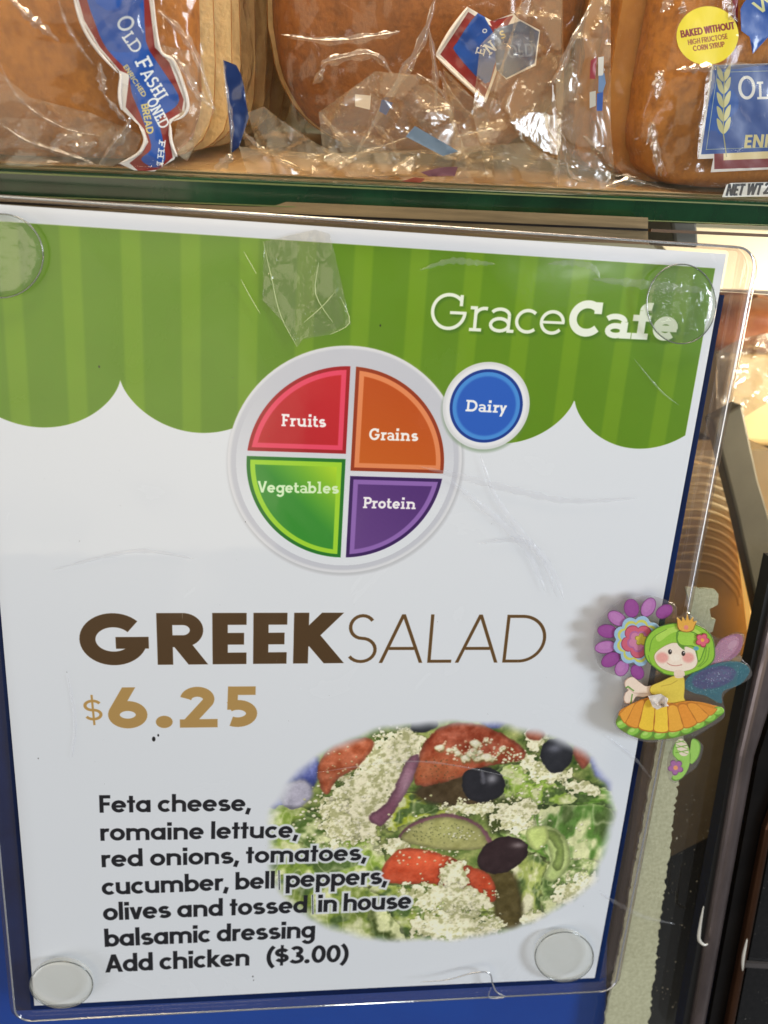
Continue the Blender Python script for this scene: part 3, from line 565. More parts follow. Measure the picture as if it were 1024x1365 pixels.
def paint_mid():
    ox, oy = 560, -10; c = Canvas(int(190 * BK), int(170 * BK), (214, 210, 206)); Z = lambda P: local(ox, oy, BK)(P, 300, 0, 2.133)
    c.poly(Z([(692, 34), (612, 155), (738, 276), (756, 230), (772, 180), (766, 80)]), (120, 28, 26), soft=1.2); c.poly(smooth_loop(Z([(720, 36), (660, 120), (656, 150), (740, 238), (764, 190), (778, 130), (744, 60)]), 3), (20, 66, 148), soft=1.2)
    c.poly(Z([(752, 60), (820, 44), (800, 80), (762, 82)]), (120, 28, 26), soft=1.2); c.poly(Z([(764, 84), (840, 60), (893, 90), (880, 180), (800, 222), (772, 200)]), (44, 62, 102), soft=2)
    def t(text, a, b, cap, w, col, st='slab', sl=0): c.strokes(text_strokes(text, Z([a])[0], Z([b])[0], cap * BK / 2.133, w, st, 0, sl), col)
    t('N', (752, 158), (776, 140), 34, .16, (200, 206, 216)); t('E', (736, 160), (742, 140), 26, .16, (196, 200, 206)); t('O', (730, 84), (734, 96), 14, .2, (196, 200, 206)); t('OLD', (806, 166), (878, 160), 38, .16, (92, 108, 140)); t('S', (785, 112), (800, 108), 24, .2, (190, 170, 90), 'sans')
    return c, (ox, oy, BK)
def paint_right():
    ox, oy = 925, -30; c = Canvas(int(260 * BK), int(310 * BK), (206, 204, 200)); Z = lambda P: local(ox, oy, BK)(P, 860, 0, 4.878)
    def t(text, a, b, cap, w, col, st='slab', sl=0): c.strokes(text_strokes(text, Z([a])[0], Z([b])[0], cap * BK / 4.878, w, st, 0, sl), col)
    gold = (190, 180, 128); wht = (208, 208, 204)
    c.poly(Z([(450, 1000), (1600, 960), (1600, 1060), (450, 1100)]), (110, 24, 34)); c.poly(Z([(510, 995), (1600, 950), (1600, 1000), (510, 1042)]), (206, 192, 146))
    c.poly(Z([(445, 425), (1600, 390), (1600, 945), (364, 1004)]), (16, 66, 138)); c.strokes([(Z([(1590, 440), (470, 470), (398, 972), (1590, 930)]), 2.4)], (170, 174, 140))
    for i, y in enumerate((480, 560, 650, 740, 820)):
        P = lambda pl, col: c.poly(smooth_loop(Z(pl), 4), col, soft=1)
        P([(510, y + 50), (478, y + 20), (466, y - 50), (500, y - 20)], (160, 158, 112)); P([(512, y + 50), (548, y + 10), (556, y - 60), (522, y - 20)], (182, 178, 128))
    c.strokes([(Z([(516, 470), (508, 860), (530, 1020)]), 6)], (150, 146, 96))
    t('O', (610, 648), (716, 646), 155, .13, wht); t('LD', (730, 646), (930, 640), 115, .14, wht); t('FASHIONED', (960, 640), (1580, 620), 115, .14, wht); t('ENRICHED BREAD', (642, 962), (1560, 930), 84, .22, gold, 'sans', .16)
    return c, (ox, oy, BK)
def paint_round():
    ox, oy = 895, 0; c = Canvas(int(95 * 5), int(95 * 5), (216, 200, 40)); Z = lambda P: local(ox, oy, 5)(P, 860, 0, 4.878)
    def t(text, a, b, cap, w, col): c.strokes(text_strokes(text, Z([a])[0], Z([b])[0], cap * 5 / 4.878, w, 'sans'), col)
    t('BAKED WITHOUT', (236, 246), (584, 188), 48, .22, (120, 30, 24)); t('HIGH FRUCTOSE', (282, 294), (538, 252), 36, .2, (150, 96, 40)); t('CORN SYRUP', (314, 334), (518, 304), 36, .2, (146, 84, 36)); return c, (ox, oy, 5)
def paint_weight():
    ox, oy = 950, 225; c = Canvas(int(230 * BK), int(60 * BK), (204, 204, 200)); Z = lambda P: local(ox, oy, BK)(P, 860, 0, 4.878)
    for x0, x1, y0, y1, tx in ((524, 636, 1274, 1270, 'NET'), (654, 752, 1270, 1266, 'WT'), (764, 850, 1264, 1260, '24'), (880, 1010, 1258, 1252, 'OZ')): c.strokes(text_strokes(tx, Z([(x0, y0)])[0], Z([(x1, y1)])[0], 76 * BK / 4.878, .2, 'sans', 0, .3), (28, 28, 34))
    return c, (ox, oy, BK)
def paint_upper():
    ox, oy = 970, -60; c = Canvas(int(220 * BK), int(150 * BK), (22, 70, 150)); Z = lambda P: local(ox, oy, BK)(P, 860, 0, 4.878)
    c.strokes(text_strokes('WHITE', Z([(735, 100)])[0], Z([(1200, -190)])[0], 90 * BK / 4.878, .2, 'sans'), (196, 196, 140)); return c, (ox, oy, BK)
# ---------------------------------------------------------------- object helpers
def thing(name, label, cat, loc, group=None):
    o = bpy.data.objects.new(name, None); C.objects.link(o); o.location = [float(v) for v in loc]; o.empty_display_size = .01
    o['label'] = label; o['category'] = cat
    if group: o['group'] = group
    return o
def obj(name, V, F, mat, parent=None, uv=None, smooth=False, label=None, mats=None, midx=None, weld=False):
    V = np.asarray(V, float)
    loc = np.array(parent['_base'] if parent is not None and '_base' in parent else (parent.matrix_basis.translation if parent is not None else V.mean(0)), float)
    me = bpy.data.meshes.new(name); me.from_pydata([tuple(v) for v in V - loc], [], [tuple(int(i) for i in f) for f in F])
    for m in (mats or [mat]): me.materials.append(m)
    if midx is not None: me.polygons.foreach_set('material_index', np.asarray(midx, np.int32))
    if uv is not None:
        l = me.uv_layers.new(name='UVMap'); vi = np.empty(len(me.loops), np.int32); me.loops.foreach_get('vertex_index', vi)
        l.data.foreach_set('uv', np.asarray(uv, np.float32)[vi].ravel())
    if smooth: me.polygons.foreach_set('use_smooth', np.ones(len(me.polygons), bool))
    me.update(); me.validate()
    o = bpy.data.objects.new(name, me); C.objects.link(o)
    if parent is not None:
        o.parent = parent
        if parent.type == 'MESH': o['_base'] = [float(v) for v in loc]
    else: o.location = loc
    if parent is None or parent.type == 'EMPTY': o['_base'] = [float(v) for v in loc]
    if label: o['label'] = label
    return o
def tag(o, label, cat, group=None):
    o['label'] = label; o['category'] = cat
    if group: o['group'] = group
    return o
def structure(o): o['kind'] = 'structure'; return o
def bevel(o, w, seg=2, angle=35):
    m = o.modifiers.new('bevel', 'BEVEL'); m.width = w; m.segments = seg; m.limit_method = 'ANGLE'; m.angle_limit = math.radians(angle); return o
SIGN_AXIS = W((0, 1, 0))
def prism(P, depth):
    """closed outline (3D points) pushed back along a depth vector"""
    P = np.asarray(P, float); n = len(P); V = np.vstack([P, P + depth])
    F = [list(range(n))[::-1], list(range(n, 2 * n))] + [[i, (i + 1) % n, n + (i + 1) % n, n + i] for i in range(n)]
    return V, F
def pane_px(pts, y): return np.array([W(on_sign(px, py, y)) for px, py in pts])
def px_prism(pts, y0, y1): return prism(pane_px(pts, y0), SIGN_AXIS * (y1 - y0))
def box3(x0, x1, y0, y1, z0, z1):
    return prism([(x0, y0, z0), (x1, y0, z0), (x1, y0, z1), (x0, y0, z1)], np.array([0, y1 - y0, 0]))
def sheet_px(outline, surf, step, fit):
    """triangulated sheet: outline in photo pixels, laid on surf(px,py)->world; uv from fit(px,py)"""
    P = np.array(outline, float); pts = [Vector(p) for p in P]; n = len(pts)
    x0, y0 = P.min(0); x1, y1 = P.max(0)
    for ix, x in enumerate(np.arange(x0 + step / 2, x1, step)):
        for y in np.arange(y0 + step / 2, y1, step):
            pts.append(Vector((x + (random.random() - .5) * step * .3, y + (random.random() - .5) * step * .3)))
    v, e, f, *_ = delaunay_2d_cdt(pts, [(i, (i + 1) % n) for i in range(n)], [list(range(n))], 1, 1e-5)
    # keep triangles whose centre lies inside the outline
    def inside(c):
        r = False
        for i in range(n):
            (ax, ay), (bx, by) = P[i - 1], P[i]
            if (ay > c[1]) != (by > c[1]) and c[0] < (bx - ax) * (c[1] - ay) / (by - ay) + ax: r = not r
        return r
    F = [t for t in f if inside(((v[t[0]][0] + v[t[1]][0] + v[t[2]][0]) / 3, (v[t[0]][1] + v[t[1]][1] + v[t[2]][1]) / 3))]
    V = np.array([surf(p[0], p[1]) for p in v]); UV = np.array([fit(p[0], p[1]) for p in v])
    return V, F, UV
def tube(P, r, sides=6, taper=False, flat=1.0, up=None):
    P = np.asarray(P, float); n = len(P); V = []; F = []
    T = np.gradient(P, axis=0); T /= np.linalg.norm(T, axis=1)[:, None] + 1e-12
    U = np.array(up if up is not None else (0, -1, .2), float)
    for i in range(n):
        a = np.cross(T[i], U); a /= np.linalg.norm(a) + 1e-12; b = np.cross(a, T[i])
        rr = r * (math.sin(math.pi * (i + .35) / (n - .3))**.6 if taper else 1)
        for k in range(sides):
            t = 2 * math.pi * k / sides; V.append(P[i] + a * rr * math.cos(t) + b * rr * flat * math.sin(t))
    for i in range(n - 1):
        for k in range(sides): F.append([i * sides + k, i * sides + (k + 1) % sides, (i + 1) * sides + (k + 1) % sides, (i + 1) * sides + k])
    F.append(list(range(sides))[::-1]); F.append([(n - 1) * sides + k for k in range(sides)])
    return V, F
def join(parts):
    V = []; F = []; o = 0
    for v, f in parts:
        V.append(np.asarray(v)); F += [[i + o for i in q] for q in f]; o += len(v)
    return np.vstack(V), F
# ---------------------------------------------------------------- materials
def lin(c, g=1.0): return tuple([min(.95, (((v / 255) / 12.92 if v / 255 <= .04045 else ((v / 255 + .055) / 1.055)**2.4)) * g) for v in c]) + (1,)
def mat(name, col=(.5, .5, .5, 1), rough=.5, metal=0, spec=.5, coat=0, mottle=0, mscale=40, bump=0, bscale=200, bdist=.0005, col2=None, aniso=None):
    m = bpy.data.materials.new(name); m.use_nodes = True; nt = m.node_tree; b = nt.nodes['Principled BSDF']
    b.inputs['Base Color'].default_value = col; b.inputs['Roughness'].default_value = rough; b.inputs['Metallic'].default_value = metal
    b.inputs['Specular IOR Level'].default_value = spec; b.inputs['Coat Weight'].default_value = coat; b.inputs['Coat Roughness'].default_value = .06
    tc = nt.nodes.new('ShaderNodeTexCoord'); mp_ = nt.nodes.new('ShaderNodeMapping'); nt.links.new(tc.outputs['Object'], mp_.inputs[0])
    if aniso: mp_.inputs['Scale'].default_value = aniso
    if mottle:
        n = nt.nodes.new('ShaderNodeTexNoise'); n.inputs['Scale'].default_value = mscale; n.inputs['Detail'].default_value = 6; n.inputs['Roughness'].default_value = .6
        nt.links.new(mp_.outputs[0], n.inputs['Vector'])
        r = nt.nodes.new('ShaderNodeValToRGB'); nt.links.new(n.outputs['Fac'], r.inputs[0]); c2 = col2 or tuple(v * (1 - mottle) for v in col[:3]) + (1,)
        r.color_ramp.elements[0].position = .32; r.color_ramp.elements[0].color = c2; r.color_ramp.elements[1].position = .68; r.color_ramp.elements[1].color = col
        nt.links.new(r.outputs[0], b.inputs['Base Color'])
    if bump:
        n = nt.nodes.new('ShaderNodeTexNoise'); n.inputs['Scale'].default_value = bscale; n.inputs['Detail'].default_value = 5
        nt.links.new(mp_.outputs[0], n.inputs['Vector'])
        u = nt.nodes.new('ShaderNodeBump'); u.inputs['Strength'].default_value = bump; u.inputs['Distance'].default_value = bdist; nt.links.new(n.outputs['Fac'], u.inputs['Height']); nt.links.new(u.outputs[0], b.inputs['Normal'])
        if coat: nt.links.new(u.outputs[0], b.inputs['Coat Normal'])
    return m
def clear(name, tint=(.95, .95, .95, 1), gloss=.12, rough=.05, haze=.04, hazecol=(.8, .8, .8, 1), bump=.3, bscale=80, bdist=.001, fres=1.35, ridged=False, aniso=None):
    """clear plastic or glass sheet: see-through with sharp sheen and a little milkiness"""
    m = bpy.data.materials.new(name); m.use_nodes = True; nt = m.node_tree; N = nt.nodes; Lk = nt.links.new; N.remove(N['Principled BSDF']); out = N['Material Output']
    t = N.new('ShaderNodeBsdfTransparent'); t.inputs[0].default_value = tint
    g = N.new('ShaderNodeBsdfGlossy'); g.inputs['Roughness'].default_value = rough; g.inputs[0].default_value = (1, 1, 1, 1)
    d = N.new('ShaderNodeBsdfDiffuse'); d.inputs[0].default_value = hazecol
    tc = N.new('ShaderNodeTexCoord'); mp_ = N.new('ShaderNodeMapping'); Lk(tc.outputs['Object'], mp_.inputs[0])
    if aniso: mp_.inputs['Scale'].default_value = aniso
    n = N.new('ShaderNodeTexNoise'); n.inputs['Scale'].default_value = bscale; n.inputs['Detail'].default_value = 3; n.inputs['Distortion'].default_value = .6; Lk(mp_.outputs[0], n.inputs['Vector'])
    h = n.outputs['Fac']
    if ridged:
        n.noise_type = 'RIDGED_MULTIFRACTAL' if hasattr(n, 'noise_type') else n.noise_type
    u = N.new('ShaderNodeBump'); u.inputs['Strength'].default_value = bump; u.inputs['Distance'].default_value = bdist; Lk(h, u.inputs['Height']); Lk(u.outputs[0], g.inputs['Normal'])
    fr = N.new('ShaderNodeFresnel'); fr.inputs['IOR'].default_value = fres; Lk(u.outputs[0], fr.inputs['Normal'])
    ge = N.new('ShaderNodeNewGeometry'); mr = N.new('ShaderNodeMapRange'); mr.inputs['To Min'].default_value = fres; mr.inputs['To Max'].default_value = 1 / fres; Lk(ge.outputs['Backfacing'], mr.inputs['Value']); Lk(mr.outputs[0], fr.inputs['IOR'])   # a thin sheet reflects the same from both sides
    ad = N.new('ShaderNodeMath'); ad.operation = 'ADD'; ad.use_clamp = True; ad.inputs[1].default_value = gloss; Lk(fr.outputs[0], ad.inputs[0])
    m1 = N.new('ShaderNodeMixShader'); m1.inputs[0].default_value = haze; Lk(t.outputs[0], m1.inputs[1]); Lk(d.outputs[0], m1.inputs[2])
    m2 = N.new('ShaderNodeMixShader'); Lk(ad.outputs[0], m2.inputs[0]); Lk(m1.outputs[0], m2.inputs[1]); Lk(g.outputs[0], m2.inputs[2])
    Lk(m2.outputs[0], out.inputs[0]); return m
def printed(name, canvas, gain, rough=.35, coat=.0, spec=.5, bump=0, bscale=12, bdist=.001, trans=0.0, grain=0):
    """flat print computed above, laid on with the mesh's UVs"""
    im = np.clip(canvas.im, 0, 1); l = np.where(im <= .04045, im / 12.92, ((im + .055) / 1.055)**2.4) * gain; l = np.clip(l, 0, .92)
    e = np.where(l <= .0031308, l * 12.92, 1.055 * l**(1 / 2.4) - .055)
    px = np.ones((canvas.h, canvas.w, 4), np.float32); px[..., :3] = e[::-1]
    I = bpy.data.images.new(name, canvas.w, canvas.h); I.pixels.foreach_set(px.ravel()); I.update(); I.pack()
    m = mat(name, rough=rough, coat=coat, spec=spec, bump=bump, bscale=bscale, bdist=bdist); nt = m.node_tree; t = nt.nodes.new('ShaderNodeTexImage'); t.image = I; t.interpolation = 'Cubic'
    t.extension = 'EXTEND'; b = nt.nodes['Principled BSDF']; nt.links.new(t.outputs[0], b.inputs['Base Color'])
    if trans:
        o = nt.nodes['Material Output']; tr = nt.nodes.new('ShaderNodeBsdfTransparent'); mx = nt.nodes.new('ShaderNodeMixShader'); mx.inputs[0].default_value = trans
        nt.links.new(b.outputs[0], mx.inputs[1]); nt.links.new(tr.outputs[0], mx.inputs[2]); nt.links.new(mx.outputs[0], o.inputs[0])
    return m
# ================================================================ setting
M = {}
M['wall'] = mat('cream wall', lin((214, 200, 158)), .55, mottle=.12, mscale=9, bump=.1)
M['floor'] = mat('case floor', lin((66, 54, 38)), .4, mottle=.5, mscale=30)
M['rail'] = mat('worn rail metal', lin((158, 138, 104)), .32, metal=.5, mottle=.45, mscale=25, aniso=(1, 1, 14), bump=.2)
M['olive'] = mat('olive steel', lin((120, 112, 76)), .4, metal=.4, mottle=.25, mscale=30)
M['dark'] = mat('dark steel', lin((34, 30, 28)), .35, metal=.6, mottle=.5, mscale=60)
M['post'] = mat('scuffed grey steel', lin((150, 136, 134)), .34, metal=.85, mottle=.45, mscale=70, aniso=(1, 1, .25), bump=.15, bscale=300)
M['brown'] = mat('brown anodised trim', lin((92, 60, 40)), .3, metal=.8, mottle=.3, mscale=40)
M['black'] = mat('black rubber', lin((12, 11, 10)), .6)
M['bar'] = mat('dull brown metal bar', lin((128, 114, 88)), .45, metal=.3, mottle=.3, mscale=25, bump=.1)
M['panel'] = mat('tan panel', lin((196, 168, 116)), .5, mottle=.15, mscale=12)
M['speck'] = mat('dark glass dusted with specks', lin((22, 20, 20)), .25, mottle=.75, mscale=500, spec=.6)
s_floor = box3(-.6, .7, -.2, .8, -.34, -.30); structure(obj('floor', *s_floor, M['floor']))
V, F = box3(-.7, .8, .62, .64, -.30, .9); structure(obj('back_wall', V, F, M['wall']))
# shelf frame from two points of its front edge
def on_plane_y(px, py, y): d = ray(px, py); return CAMW + d * ((y - CAMW[1]) / d[1])
SL, SR = on_plane_y(0, 225, .060), on_plane_y(1024, 270, .076)
SX = (SR - SL) / np.linalg.norm(SR - SL); SY = np.array([-SX[1], SX[0], 0]); SY /= np.linalg.norm(SY); SZ = np.cross(SX, SY)
def on_shelf(px, py, d):                     # point d behind the shelf's front edge plane
    n = SY; r = ray(px, py); return CAMW + r * ((np.dot(SL, n) + d - np.dot(CAMW, n)) / np.dot(r, n))
def shelf_pt(a, d, h): return SL + SX * a + SY * d + SZ * h
def shelf_xy(p): q = np.asarray(p) - SL; return np.array([q @ SX, q @ SY, q @ SZ])
# ---- glass shelf
TH = .0075
M['glass'] = clear('shelf glass', tint=(.86, .93, .86, 1), gloss=.06, rough=.03, haze=.05, hazecol=(.6, .52, .4, 1), bump=.02, fres=1.45)
M['edge'] = mat('polished green glass edge', lin((20, 66, 38), 1.0), .14, spec=.5, mottle=.55, mscale=30, coat=.2, col2=lin((5, 28, 10)), aniso=(1, 1, .5), bump=.05)
M['edge_line'] = mat('edge highlight', lin((110, 120, 70)), .4)  # paler strips that paint the highlight lines along the shelf edge
t = thing('glass_shelf', 'thick clear glass shelf with green front edge carrying the bagged bread', 'shelf', shelf_pt(.15, .1, -TH))
A0, A1, DD = -.30, .62, .30
def sbox(a0, a1, d0, d1, h0, h1): return prism([shelf_pt(a0, d0, h0), shelf_pt(a1, d0, h0), shelf_pt(a1, d0, h1), shelf_pt(a0, d0, h1)], SY * (d1 - d0))
obj('shelf_plate', *sbox(A0, A1, .0022, DD, -TH, 0), M['glass'], t)
bevel(obj('polished_edge', *sbox(A0, A1, 0, .0020, -TH, 0), M['edge'], t), .0006, 3)
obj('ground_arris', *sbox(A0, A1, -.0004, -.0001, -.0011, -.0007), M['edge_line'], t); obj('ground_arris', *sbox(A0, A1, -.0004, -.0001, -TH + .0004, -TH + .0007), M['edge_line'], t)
obj('shelf_back_edge', *sbox(A0, A1, DD + .0002, DD + .003, -TH, 0), M['edge'], t)
# lining under the bread so that the loaves stand on something matt
M['liner'] = mat('tan paper liner', lin((186, 156, 112)), .5, mottle=.3, mscale=30, col2=lin((150, 118, 78)), bump=.3)
t = obj('shelf_liner', *sbox(A0, A1, .010, .165, .0003, .0007), M['liner']); tag(t, 'tan liner sheet lying on the glass shelf under the bread bags', 'liner')
# rail behind the sign top
V, F = px_prism([(-150, 246), (864, 290), (864, 326), (-150, 286)], .016, .024)
t = thing('support_rail', 'worn brown metal rail running under the glass shelf', 'rail', V.mean(0)); obj('rail_face', V, F, M['rail'], t)
V, F = px_prism([(-150, 262), (864, 305), (864, 308), (-150, 265)], .0145, .0158); obj('rail_lip', V, F, M['dark'], t)
V, F = px_prism([(868, 305), (1180, 319), (1180, 323), (868, 309)], .016, .020); obj('rail_lip', V, F, mat('thin brown strip', lin((104, 78, 52)), .5, mottle=.4), t)
V, F = px_prism([(891, 270), (928, 272), (932, 330), (900, 328)], .028, .05)
t = obj('shelf_bracket', V, F, mat('grey bracket', lin((104, 102, 92)), .45, mottle=.4, mscale=60)); bevel(t, .001); tag(t, 'dark grey bracket under the glass shelf above the sign corner', 'bracket')
# wall rail seen between the loaves
V, F = prism([on_shelf(-200, -30, .16), on_shelf(1200, 0, .16), on_shelf(1200, 34, .16), on_shelf(-200, 6, .16)], SY * .01)
t = thing('upper_rail', 'olive steel rail on the cream wall between the two left bread bags', 'rail', V.mean(0)); obj('rail_bar', V, F, M['olive'], t)
V, F = prism([on_shelf(-200, 7, .158), on_shelf(1200, 35, .158), on_shelf(1200, 40, .158), on_shelf(-200, 11, .158)], SY * .006); obj('rail_gap', V, F, M['black'], t)
# cream cabinet panel right behind the shelf goods
P = [shelf_pt(A0, .175, .002), shelf_pt(A1 + .3, .175, .002), shelf_pt(A1 + .3, .175, .4), shelf_pt(A0, .175, .4)]
t = obj('cabinet_wall', *prism(P, SY * .01), mat('cream cabinet wall', lin((204, 196, 168)), .5, mottle=.10, mscale=8)); structure(t)
# ================================================================ the case behind the sign
# pane of the case front
M['pane'] = clear('case glass', tint=(.93, .94, .92, 1), gloss=.005, rough=.02, haze=.008, hazecol=(.5, .45, .4, 1), bump=.02, bscale=20, fres=1.4)
V, F = px_prism([(-220, 300), (1300, 345), (1300, 1500), (-220, 1500)], .0105, .0145)
V = np.vstack([W((x, y, z)) for x, y, z in [(-.17, .0105, -.06), (.20, .0105, -.06), (.20, .0105, .268), (-.17, .0105, .268), (-.17, .0145, -.06), (.20, .0145, -.06), (.20, .0145, .268), (-.17, .0145, .268)]])
F = [[0, 1, 2, 3], [7, 6, 5, 4], [0, 4, 5, 1], [1, 5, 6, 2], [2, 6, 7, 3], [3, 7, 4, 0]]
tag(obj('case_glass', V, F, M['pane']), 'clear glass front of the display case behind the menu sign', 'glass front')
# blue box behind the pane, below and left of the sign
V, F = px_prism([(-260, 760), (812, 1180), (806, 1480), (-260, 1520)], .017, .06)
t = bevel(obj('blue_box', V, F, mat('bright blue card', lin((0, 84, 200), 1.0), .4, spec=.3, mottle=.5, mscale=7, col2=lin((6, 62, 170)))), .001); tag(t, 'bright blue box below and left of the menu sign', 'box')
# tan tray wall, ribbed plates, bar, glow
TAN = mat('tan plastic', lin((188, 158, 108)), .5, mottle=.2, mscale=10)
V, F = px_prism([(800, 600), (1030, 600), (1060, 830), (1040, 1130), (780, 1150)], .11, .13)
tag(obj('tan_tray', V, F, mat('tan tray', lin((150, 124, 82)), .5, mottle=.25, mscale=14)), 'tan tray standing behind the fairy sticker inside the case', 'tray')
t = thing('plate_stack', 'stack of cream ribbed plates right of the sign inside the case', 'plates', pane_px([(960, 720)], .09)[0], None)
CRM = mat('cream foam plate', lin((216, 190, 138)), .5, mottle=.1, mscale=60)
for i in range(14):
    y = 618 + i * 11; x = 905 + i * -1.5
    P = pane_px(smooth_loop([(x - 20, y + 4), (x + 30, y - 8 + i * .6), (x + 70, y + 6), (x + 95, y + 30), (x + 100, y + 46)], 5, False), .085)
    obj('plate', *tube(P, .0008, 8, flat=.22), TAN, t, smooth=True)
V, F = px_prism([(860, 600), (1010, 640), (1020, 840), (1000, 1000), (850, 1000)], .089, .10); obj('plate_side', V, F, TAN, t)
V, F = px_prism([(972, 470), (1300, 480), (1300, 620), (955, 590)], .16, .20); t = tag(bevel(obj('cream_tub', V, F, mat('cream tub', lin((226, 190, 132)), .45, mottle=.1)), .004, 3), 'cream tub under the crumpled plastic at the right edge', 'tub')
V, F = px_prism([(930, 620), (1300, 600), (1300, 680), (930, 700)], .155, .159); tag(obj('pale_shelf_lip', V, F, mat('pale lip', lin((240, 216, 150)), .4)), 'pale yellow lip behind the slanted metal bar', 'lip')
V, F = px_prism([(950, 560), (990, 538), (1012, 640), (1060, 800), (1034, 880), (1012, 822), (983, 690)], .060, .068)
tag(bevel(obj('slanted_bar', V, F, M['bar']), .0012), 'slanted grey brown metal bar inside the case at the right edge', 'bar')
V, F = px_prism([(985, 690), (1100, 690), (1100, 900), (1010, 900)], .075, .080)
gm = bpy.data.materials.new('glowing warm panel'); gm.use_nodes = True; b_ = gm.node_tree.nodes['Principled BSDF']; b_.inputs['Base Color'].default_value = (.8, .5, .2, 1); b_.inputs['Emission Color'].default_value = (1, .52, .13, 1); b_.inputs['Emission Strength'].default_value = .85  # emission imitates reflected lamp glow on a warm panel
tag(obj('glow_panel', V, F, gm), 'glowing yellow lamp cover below the slanted bar', 'lamp')
# upper right: cream back, pastry, crumpled film
V, F = px_prism([(860, 300), (1300, 320), (1300, 396), (930, 384)], .15, .16); tag(obj('cream_backing', V, F, mat('cream panel', lin((250, 236, 200)), .4, mottle=.1, mscale=8)), 'cream panel above the pastry at the right edge', 'panel')
V, F = px_prism([(900, 380), (1400, 392), (1400, 620), (880, 600)], .22, .23); tag(obj('dark_divider', V, F, mat('dark brown divider', lin((86, 66, 46)), .5, mottle=.6, mscale=30)), 'dark brown divider behind the pastry', 'divider')
def blobmesh(c, rx, ry, rz, seed, nu=40, nv=24, amp=.12, power=2.6):
    rg = random.Random(seed); ph = [(rg.uniform(1, 4), rg.uniform(1, 4), rg.uniform(0, 6)) for _ in range(5)]; V = []; F = []
    sg = lambda v, p: math.copysign(abs(v)**(2 / p), v)
    for j in range(nv + 1):
        v = -math.pi / 2 + math.pi * j / nv
        for i in range(nu):
            u = 2 * math.pi * i / nu; k = 1 + amp * sum(math.sin(a * u + b * v * 2 + p) for a, b, p in [(round(a), b, p) for a, b, p in ph]) / 5
            V.append(np.array(c) + np.array([rx * sg(math.cos(v), power) * sg(math.cos(u), power) * k, ry * sg(math.cos(v), power) * sg(math.sin(u), power) * k, rz * sg(math.sin(v), power) * k]))
    for j in range(nv):
        for i in range(nu): F.append([j * nu + i, j * nu + (i + 1) % nu, (j + 1) * nu + (i + 1) % nu, (j + 1) * nu + i])
    return np.array(V), F
c0 = pane_px([(1000, 432)], .145)[0]
tag(obj('pastry', *blobmesh(c0, .035, .02, .013, 4, amp=.1), mat('baked orange brown crust', lin((196, 122, 66)), .45, mottle=.5, mscale=45, col2=lin((150, 74, 36)), bump=.4), smooth=True), 'orange brown pastry behind the top right corner of the sign', 'pastry')
M['film'] = clear('crinkled bag film', gloss=.012, rough=.12, haze=.035, hazecol=(.85, .72, .52, 1), bump=.7, bscale=30, bdist=.004, fres=1.24)
M['fold'] = clear('doubled film fold', tint=(.94, .91, .86, 1), gloss=.14, rough=.14, haze=.12, hazecol=(.9, .84, .74, 1), bump=.8, bscale=60, bdist=.003, fres=1.4)
def crumple(pts, surf, step, amp, seed, cell=9.0):
    """film sheet over an outline in pixels, folded in facets"""
    rg = np.random.default_rng(seed); P = np.array(pts, float); x0, y0 = P.min(0) - 30; x1, y1 = P.max(0) + 30; S = rg.uniform((x0, y0), (x1, y1), (max(8, int((x1 - x0) * (y1 - y0) / cell**2 / 6)), 2)); Hh = rg.uniform(-1, 1, len(S)); G = rg.uniform(-1, 1, (len(S), 2))
    def f(px, py):
        d = np.hypot(S[:, 0] - px, S[:, 1] - py); i = np.argsort(d)[:2]
        h = [Hh[k] * .5 + (G[k] @ (np.array([px, py]) - S[k])) / (cell * 2.5) for k in i]; w_ = np.clip((d[i[1]] - d[i[0]]) / 3, 0, 1) * .5 + .5
        return surf(px, py, amp * np.clip(h[0] * w_ + h[1] * (1 - w_), -1.6, 1.6))
    return sheet_px(pts, f, step, lambda a, b: (0, 0))[:2]
V, F = crumple([(955, 470), (985, 452), (1040, 440), (1060, 520), (1010, 545), (985, 560), (955, 545)], lambda a, b, h: W(on_sign(a, b, .10 + h)), 4, .006, 3)
tag(obj('crumpled_wrap', V, F, clear('grey wrap', gloss=.1, rough=.1, haze=.35, hazecol=(.5, .45, .36, 1), bump=.9, bscale=90, bdist=.003)), 'crumpled clear wrap over the cream tub at the right edge', 'plastic wrap')
# ---- frame of the case door at the right
t = thing('door_frame', 'dark scuffed metal door frame slanting down the right edge', 'frame', pane_px([(975, 1300)], .01)[0])
V, F = px_prism([(1030, 745), (1046, 745), (985, 1010), (918, 1400), (904, 1400), (976, 1005)], .004, .0100); obj('rubber_gasket', V, F, M['black'], t)
V, F = px_prism([(1047, 745), (1095, 745), (1010, 1010), (938, 1400), (919, 1400), (986, 1010)], .001, .0100); bevel(obj('front_edge', V, F, M['post'], t), .0034, 5)
V, F = px_prism([(1096, 745), (1260, 745), (1060, 1010), (966, 1400), (939, 1400), (1011, 1010)], .0035, .0100); obj('inner_channel', V, F, M['dark'], t)
V, F = px_prism([(1100, 900), (1112, 900), (1030, 1107), (974, 1400), (964, 1400), (1021, 1107)], -.0005, .0034); bevel(obj('brown_trim', V, F, M['brown'], t), .0012, 3)
V, F = px_prism([(1113, 900), (1500, 900), (1500, 1400), (975, 1400), (1031, 1107)], .003, .0100); obj('speckled_panel', V, F, M['speck'], t)
V, F = px_prism([(984, 1283), (1100, 1290), (1100, 1296), (984, 1289)], .0015, .0029); obj('seam', V, F, mat('seam', lin((70, 66, 66)), .5), t)
V, F = px_prism([(860, 1060), (980, 1010), (930, 1420), (780, 1420)], .05, .06); tag(obj('dark_cabinet_base', V, F, mat('near black base', lin((30, 27, 22)), .5, mottle=.4, mscale=60)), 'near black base of the case between pale strip and door frame', 'cabinet base')
